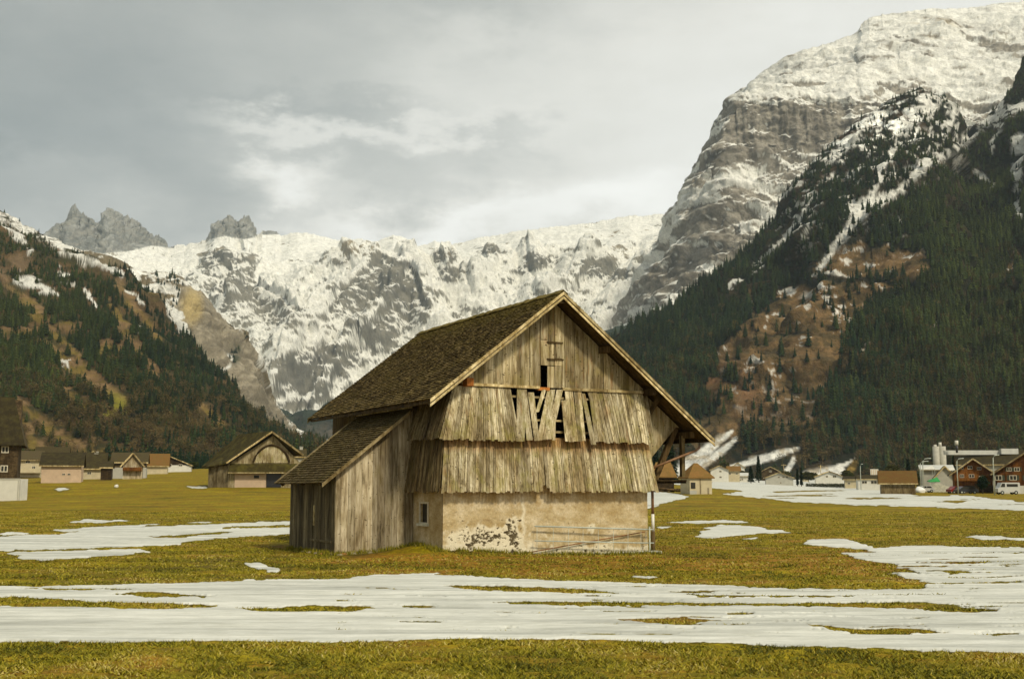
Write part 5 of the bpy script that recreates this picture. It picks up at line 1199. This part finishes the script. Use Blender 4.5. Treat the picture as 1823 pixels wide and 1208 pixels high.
for i in range(4): m_.box((-6+i*3.4)*D/F, (-4.8+i*3.4)*D/F, -.05, 0, zpx(850, D)-Z, zpx(836, D)-Z)
m_.build('red_stripe', M['pinkwall'], o); MB().tube([(0,.15,-.5),(0,.15,zpx(851, D)-Z)], .12, 6).build('post', M['metal'], o)
# vehicles
def car(px, D, paint, label, cat, kind='car', yaw=0.0, Lm=4.2):
    X, Y, Z = place(px, D); root = empty('parked_'+kind, (X, Y, Z), yaw); tag(root, label, cat); L2 = Lm/2
    H = 1.45 if kind == 'car' else 2.1; prof = [(-L2,.35),(-L2,.85),(-L2*.75,.95),(-L2*.45,H),(L2*.55,H),(L2*.9,.95 if kind == 'car' else 1.6),(L2,.85),(L2,.35)] if kind == 'car' else [(-L2,.4),(-L2,1.05),(-L2*.85,1.2),(-L2*.62,H),(L2*.95,H),(L2,H-.2),(L2,.4)]
    def ext(mb, pr, y0, y1): n_ = len(pr); mb.add([(a, y0, b) for a, b in pr]+[(a, y1, b) for a, b in pr], [tuple(range(n_)), tuple(range(2*n_-1, n_-1, -1))]+[(i, n_+i, n_+(i+1) % n_, (i+1) % n_) for i in range(n_)])
    m_ = MB(); ext(m_, prof, 0, 1.75); b = m_.build('body', paint, root)
    m_ = MB()
    if kind == 'car': ext(m_, [(-L2*.62,.97),(-L2*.4,H-.1),(0,H-.1),(0,.97)], -.02, 1.77); ext(m_, [(L2*.05,.97),(L2*.05,H-.1),(L2*.5,H-.1),(L2*.75,.97)], -.02, 1.77)
    else: ext(m_, [(-L2*.76,1.3),(-L2*.6,H-.15),(-L2*.35,H-.15),(-L2*.35,1.3)], -.02, 1.77); ext(m_, [(-L2*.2,1.35),(-L2*.2,H-.25),(L2*.8,H-.25),(L2*.8,1.35)], -.02, 1.77)
    m_.build('side_window', M['pane'], root)
    for a in (-L2*.62, L2*.62):
        for y in (-.02, 1.57):
            w_ = MB().tube([(a, y, .33), (a, y+.2, .33)], .33, 16).build('wheel', M['tyre'], root); MB().tube([(a, y-.02, .33), (a, y+.22, .33)], .16, 10).build('rim', M['metal'], w_)
car(1708, 228, M['red'], 'red car parked in front of the orange timber chalet', 'car', yaw=.2, Lm=3.6)
car(1724, 224, M['black'], 'black car parked beside the red one before the timber chalet', 'car', yaw=.1)
car(1797, 205, M['vanwhite'], 'white van parked before the white base of the right chalet', 'van', 'van', Lm=3.9)
car(1650, 250, M['vanwhite'], 'small white car by the gravel heap under the street lamps', 'car', Lm=3.4)
# street lamps
def lamp(px, ytop, ybase, D, arm, label):
    X, Y, Z = place(px, D); k = D/F; H = zpx(ytop, D)-Z; o = empty('street_lamp', (X, Y, Z), 0); tag(o, label, 'street lamp')
    MB().tube([(0,0,-.3), (0,0,H*.8), (arm*.05*k, 0, H*.92), (arm*.35*k, 0, H*.985), (arm*k, 0, H)], .11, 8, r1=.06).build('pole', M['metal'], o, True)
    MB().hexa([(arm*k*.95,-.12,H-.1),(arm*k*1.25,-.12,H-.05),(arm*k*1.25,.12,H-.05),(arm*k*.95,.12,H-.1)], [(arm*k*.95,-.1,H+.08),(arm*k*1.25,-.1,H+.06),(arm*k*1.25,.1,H+.06),(arm*k*.95,.1,H+.08)]).build('lamp_head', M['metal'], o)
lamp(1533, 826, 850, 300, 4, 'short street lamp above the long white building')
lamp(1640, 821, 864, 250, 12, 'left one of the paired street lamps by the gravel heap')
lamp(1645, 816, 864, 240, 12, 'right taller one of the paired street lamps by the gravel heap')
lamp(1706, 816, 876, 210, 10, 'street lamp in front of the timber chalet beside the red car')
lamp(1771, 810, 880, 200, 9, 'street lamp standing between the two orange chalets')
for i, (px, yt, D, lab) in enumerate([(1396,826,450,'thin wooden utility pole behind the pale grey house'), (1462,828,450,'thin wooden utility pole above the hedge house')]):
    X, Y, Z = place(px, D); H = zpx(yt, D)-Z; o = empty('utility_pole', (X, Y, Z)); tag(o, lab, 'pole')
    MB().tube([(0,0,-.5),(0,0,H)], .14, 7).build('pole', M['trim'], o, True); MB().box(-1, 1, -.06, .06, H-.5, H-.35).build('crossarm', M['trim'], o)
# hedge
X, Y, Z = place(1475, 350); rs = np.random.RandomState(4); n = 5200; P = rs.uniform(-1, 1, (n, 3)); P[:, 0] *= 6.8; P[:, 1] *= .5; P[:, 2] = (P[:, 2]+1)*.55; P += rs.normal(0, .06, P.shape)
V = (P[:, None]+rs.normal(0, .1, (n, 3, 3))).reshape(-1, 3); o = mesh_np('hedge', V, np.arange(3*n).reshape(n, 3), M['leaf'], dict(cov=np.repeat(np.array([[.045,.05,.02]])*rs.uniform(.6, 1.4, (n, 1)), 3, 0)))
o.location = (X, Y, Z); tag(o, 'clipped dark hedge in front of the white house in the right village', 'hedge')
# village trees (trunk + crown)
def village_tree(px, ytop, D, width, label, kind='spruce', green=G1):
    X, Y, Z = place(px, D); H = zpx(ytop, D)-Z; o = empty(kind+'_tree', (X, Y, Z), random.uniform(0, 6)); tag(o, label, 'tree')
    MB().tube([(0,0,-.3),(0,0,H*.5),(0,0,H*.9)], H*.018+.05, 7, r1=.03).build('trunk', M['bark'], o, True)
    w = width*D/F/2; n = 2600; rs = np.random.RandomState(int(px)); t = rs.uniform(0, 1, n)
    if kind == 'spruce':
        lay = np.floor(t*11)/11; fr = t*11-np.floor(t*11); R = (1-lay)**.8*w*(1-.45*fr)*rs.uniform(.3, 1.05, n)**.6; z = .08*H+t*.92*H
        an = rs.uniform(0, 6.28, n); P = np.stack([np.cos(an)*R, np.sin(an)*R, z], 1)
    else:
        d = rs.normal(size=(n, 3)); d /= np.linalg.norm(d, axis=1)[:, None]; P = d*(rs.rand(n, 1)**.45)*np.array([w, w, H*.36])*(1+.35*pn(d[:, 0]*2+px, d[:, 1]*2, d[:, 2]*2+.1))[:, None]+[0, 0, H*.62]
    s = max(.09*w, .1)*1.3; V = (P[:, None]+rs.normal(0, s, (n, 3, 3))*[1, 1, .6]).reshape(-1, 3)
    c = (green*rs.uniform(.5, 1.6, (n, 1))); mesh_np('crown', V, np.arange(3*n).reshape(n, 3), M['leaf'], dict(cov=np.repeat(c, 3, 0)), o)
village_tree(1194, 790, 330, 34, 'dense dark green conifer seen under the barn eave', green=G1*1.3)
village_tree(1168, 800, 340, 24, 'dark conifer beside the dense one, close to the barn corner', green=G1*1.3)
village_tree(1351, 812, 420, 15, 'tall sparse spruce standing before the slanted snow strip')
village_tree(1337, 830, 380, 14, 'compact dark green spruce beside the small white shed')
village_tree(1420, 834, 350, 5, 'very slim dark cypress, left one of the pair right of the pale grey house')
village_tree(1427, 832, 350, 6, 'very slim dark cypress, right one of the pair right of the pale grey house')
village_tree(1321, 838, 470, 26, 'low round dark bush like tree behind the cream house', 'round', B2)
village_tree(1395, 838, 520, 24, 'bare brown round tree behind the pale grey house', 'round', B2)
village_tree(1440, 840, 500, 30, 'wide bare tree behind the slim cypresses', 'round', B2)
village_tree(1750, 846, 222, 18, 'dark ivy covered tree between the two orange chalets', 'round', G1*1.4)
village_tree(1515, 842, 360, 16, 'small dark tree behind the low white annex', 'round', G2)
village_tree(1633, 842, 300, 12, 'small dark tree right behind the orange brown roofed barn', 'round', G2)
village_tree(60, 800, 330, 40, 'bare brown tree behind the cream house with balconies', 'round', B2)
village_tree(22, 812, 235, 16, 'small dark tree between the tall chalet and the cream house', 'round', G2)
village_tree(190, 812, 300, 24, 'bare bushy tree left of the weathered barn in the left village', 'round', B2)
village_tree(100, 806, 420, 30, 'bare brown tree rising behind the pinkish house', 'round', B2)
village_tree(136, 808, 330, 14, 'dark small spruce between the pinkish house and the cream walled shed')
village_tree(172, 812, 320, 18, 'olive bushy tree behind the low brown lean shed', 'round', G2)
village_tree(247, 806, 400, 22, 'bare round tree behind the brown gabled house of the left village', 'round', B2)
village_tree(345, 822, 380, 16, 'low dark bush at the right end of the left village', 'round', G2)
village_tree(1290, 822, 520, 22, 'bare tree rising behind the first white house', 'round', B2)
village_tree(1508, 836, 450, 20, 'bare tree behind the hedge house', 'round', B2)
village_tree(1590, 826, 420, 26, 'bare tree behind the orange brown roofed barn', 'round', B2)
village_tree(1618, 818, 430, 16, 'dark spruce behind the right end of the orange brown roofed barn')
village_tree(1700, 812, 360, 16, 'dark spruce between the silo and the long hall')
# woodpile under the tree line seen below the eave
X, Y, Z = place(1192, 160); o = empty('woodpile', (X, Y, Z)); tag(o, 'dark low woodpile behind the barn corner at the meadow edge', 'woodpile')
m_ = MB()
for i in range(26):
    a = random.uniform(-2.9, 1.6); zz = random.uniform(0, .5); m_.tube([(a, random.uniform(-.4, .4), .1+zz), (a+random.uniform(.8, 1.8), random.uniform(-.4, .4), .1+zz*.8)], random.uniform(.08, .15), 7)
m_.build('logs', M['darkwood'], o, True)

# ------------------------------------------------------------------ air
HZD = 4.2e-5
mh = bpy.data.materials.new('haze_air'); mh.use_nodes = True; nt = mh.node_tree; nt.nodes.clear()
out = nt.nodes.new('ShaderNodeOutputMaterial'); vol = nt.nodes.new('ShaderNodeVolumePrincipled'); vol.inputs['Density'].default_value = HZD; vol.inputs['Color'].default_value = (.64,.78,.92,1)
nt.links.new(vol.outputs[0], out.inputs['Volume'])
o = MB().box(-7200, 7200, -6600, 7200, -8, 2300).build('haze', mh); tag(o, 'thin pale mountain haze filling the valley', 'haze', kind='stuff')

# ------------------------------------------------------------------ light
ELV, AZ = math.radians(42), math.radians(150)      # sun behind the camera, to the right (azimuth clockwise from +Y)
sd = np.array([math.sin(AZ)*math.cos(ELV), math.cos(AZ)*math.cos(ELV), math.sin(ELV)])
ld = bpy.data.lights.new('sun', 'SUN'); ld.energy = 2.7; ld.angle = math.radians(7); ld.color = (1, .9, .7)
so = bpy.data.objects.new('sun', ld); C.objects.link(so); so.location = (50, -50, 90)
from mathutils import Vector
so.rotation_euler = Vector(sd).to_track_quat('Z', 'Y').to_euler()
w = bpy.data.worlds.new('World'); SC.world = w; w.use_nodes = True; nt = w.node_tree; nt.nodes.clear()
N = nt.nodes.new; Lk = nt.links.new
out = N('ShaderNodeOutputWorld'); sky = N('ShaderNodeTexSky'); sky.sky_type = 'NISHITA'; sky.sun_disc = False; sky.sun_elevation = ELV; sky.sun_rotation = AZ
b1 = N('ShaderNodeBackground'); Lk(sky.outputs[0], b1.inputs[0]); b1.inputs[1].default_value = .1
b2 = N('ShaderNodeBackground'); b2.inputs[1].default_value = 1.3
tc = N('ShaderNodeTexCoord')
def M_(op, a, b=0.0, cl=False):
    m = N('ShaderNodeMath'); m.operation = op; m.use_clamp = cl
    for s, v in ((m.inputs[0], a), (m.inputs[1], b)):
        if isinstance(v, bpy.types.NodeSocket): Lk(v, s)
        else: s.default_value = v
    return m.outputs[0]
def nz(scale, mp, det=6, ro=.6, dist=0):
    m = N('ShaderNodeMapping'); m.inputs['Scale'].default_value = mp; Lk(tc.outputs['Generated'], m.inputs[0])
    t = N('ShaderNodeTexNoise'); t.inputs['Scale'].default_value = scale; t.inputs['Detail'].default_value = det; t.inputs['Roughness'].default_value = ro; t.inputs['Distortion'].default_value = dist
    Lk(m.outputs[0], t.inputs[0]); return t.outputs[0]
def gauss(px, py, sx, sy):
    """a soft cloud lobe in the sky around a direction; sx, sy in units of azimuth / elevation"""
    a, e = ae(px, py); n_ = math.sqrt(float(a)**2+1+float(e)**2); d = (float(a)/n_, 1/n_, float(e)/n_)
    s = N('ShaderNodeVectorMath'); s.operation = 'SUBTRACT'; Lk(warp, s.inputs[0]); s.inputs[1].default_value = d
    k = N('ShaderNodeVectorMath'); k.operation = 'MULTIPLY'; Lk(s.outputs[0], k.inputs[0]); k.inputs[1].default_value = (1/sx, .5, 1/sy)
    l = N('ShaderNodeVectorMath'); l.operation = 'LENGTH'; Lk(k.outputs[0], l.inputs[0])
    return M_('POWER', 2.718, M_('MULTIPLY', M_('MULTIPLY', l.outputs['Value'], l.outputs['Value']), -1.0))
wt = N('ShaderNodeTexNoise'); wt.inputs['Scale'].default_value = 9; wt.inputs['Detail'].default_value = 6; wt.inputs['Roughness'].default_value = .6
mpn = N('ShaderNodeMapping'); mpn.inputs['Scale'].default_value = (1, 1, 2.2); Lk(tc.outputs['Generated'], mpn.inputs[0]); Lk(mpn.outputs[0], wt.inputs[0])
v1 = N('ShaderNodeVectorMath'); v1.operation = 'SUBTRACT'; Lk(wt.outputs['Color'], v1.inputs[0]); v1.inputs[1].default_value = (.5, .5, .5)
v2 = N('ShaderNodeVectorMath'); v2.operation = 'SCALE'; Lk(v1.outputs[0], v2.inputs[0]); v2.inputs['Scale'].default_value = .16
v3 = N('ShaderNodeVectorMath'); v3.operation = 'ADD'; Lk(tc.outputs['Generated'], v3.inputs[0]); Lk(v2.outputs[0], v3.inputs[1]); warp = v3.outputs[0]
sx = N('ShaderNodeSeparateXYZ'); Lk(tc.outputs['Generated'], sx.inputs[0])
val = M_('ADD', .47, M_('MULTIPLY', sx.outputs[0], .44))
n_big = nz(2.6, (1, 1, 2.4), 7, .58); val = M_('ADD', val, M_('MULTIPLY', M_('SUBTRACT', n_big, .5), .35))
n_fine = nz(11, (1, 1, 2.6), 7, .62); val = M_('ADD', val, M_('MULTIPLY', M_('SUBTRACT', n_fine, .5), .10))
for (px, py, ax, ay, am) in ((820, 130, .15, .035, .09), (515, 312, .04, .018, .34), (540, 225, .09, .012, .2), (800, 210, .12, .02, .12), (690, 410, .10, .022, .24), (930, 385, .14, .03, .15), (1150, 345, .10, .04, .12), (60, 310, .06, .015, .06), (640, 185, .10, .008, -.09), (850, 255, .06, .008, -.06), (860, 0, .05, .02, -.08), (150, 150, .25, .12, -.1), (150, 420, .2, .035, .1), (1300, 150, .12, .1, .08)):
    val = M_('ADD', val, M_('MULTIPLY', gauss(px, py, ax, ay), am))
cr = N('ShaderNodeValToRGB'); e = cr.color_ramp.elements; e[0].position = .18; e[0].color = (.2,.215,.205,1); e[1].position = .95; e[1].color = (.84,.84,.80,1)
q = e.new(.42); q.color = (.375,.378,.345,1); q = e.new(.6); q.color = (.56,.55,.5,1)
Lk(val, cr.inputs[0]); Lk(cr.outputs[0], b2.inputs[0])
mx = N('ShaderNodeMixShader'); mx.inputs[0].default_value = .96; Lk(b1.outputs[0], mx.inputs[1]); Lk(b2.outputs[0], mx.inputs[2]); Lk(mx.outputs[0], out.inputs[0])

# ------------------------------------------------------------------ camera
cd = bpy.data.cameras.new('camera'); cd.sensor_width = 36; cd.lens = 36*F/1823; cd.clip_end = 30000; cd.clip_start = .1
co = bpy.data.objects.new('camera', cd); C.objects.link(co); co.location = (0, 0, EYE); co.rotation_euler = (math.pi/2+PIT, 0, 0); SC.camera = co
SC.view_settings.view_transform = 'Standard'; SC.view_settings.look = 'None'; SC.view_settings.exposure = 0.25; SC.view_settings.gamma = 1
SC.cycles.volume_bounces = 1; SC.cycles.max_bounces = 6
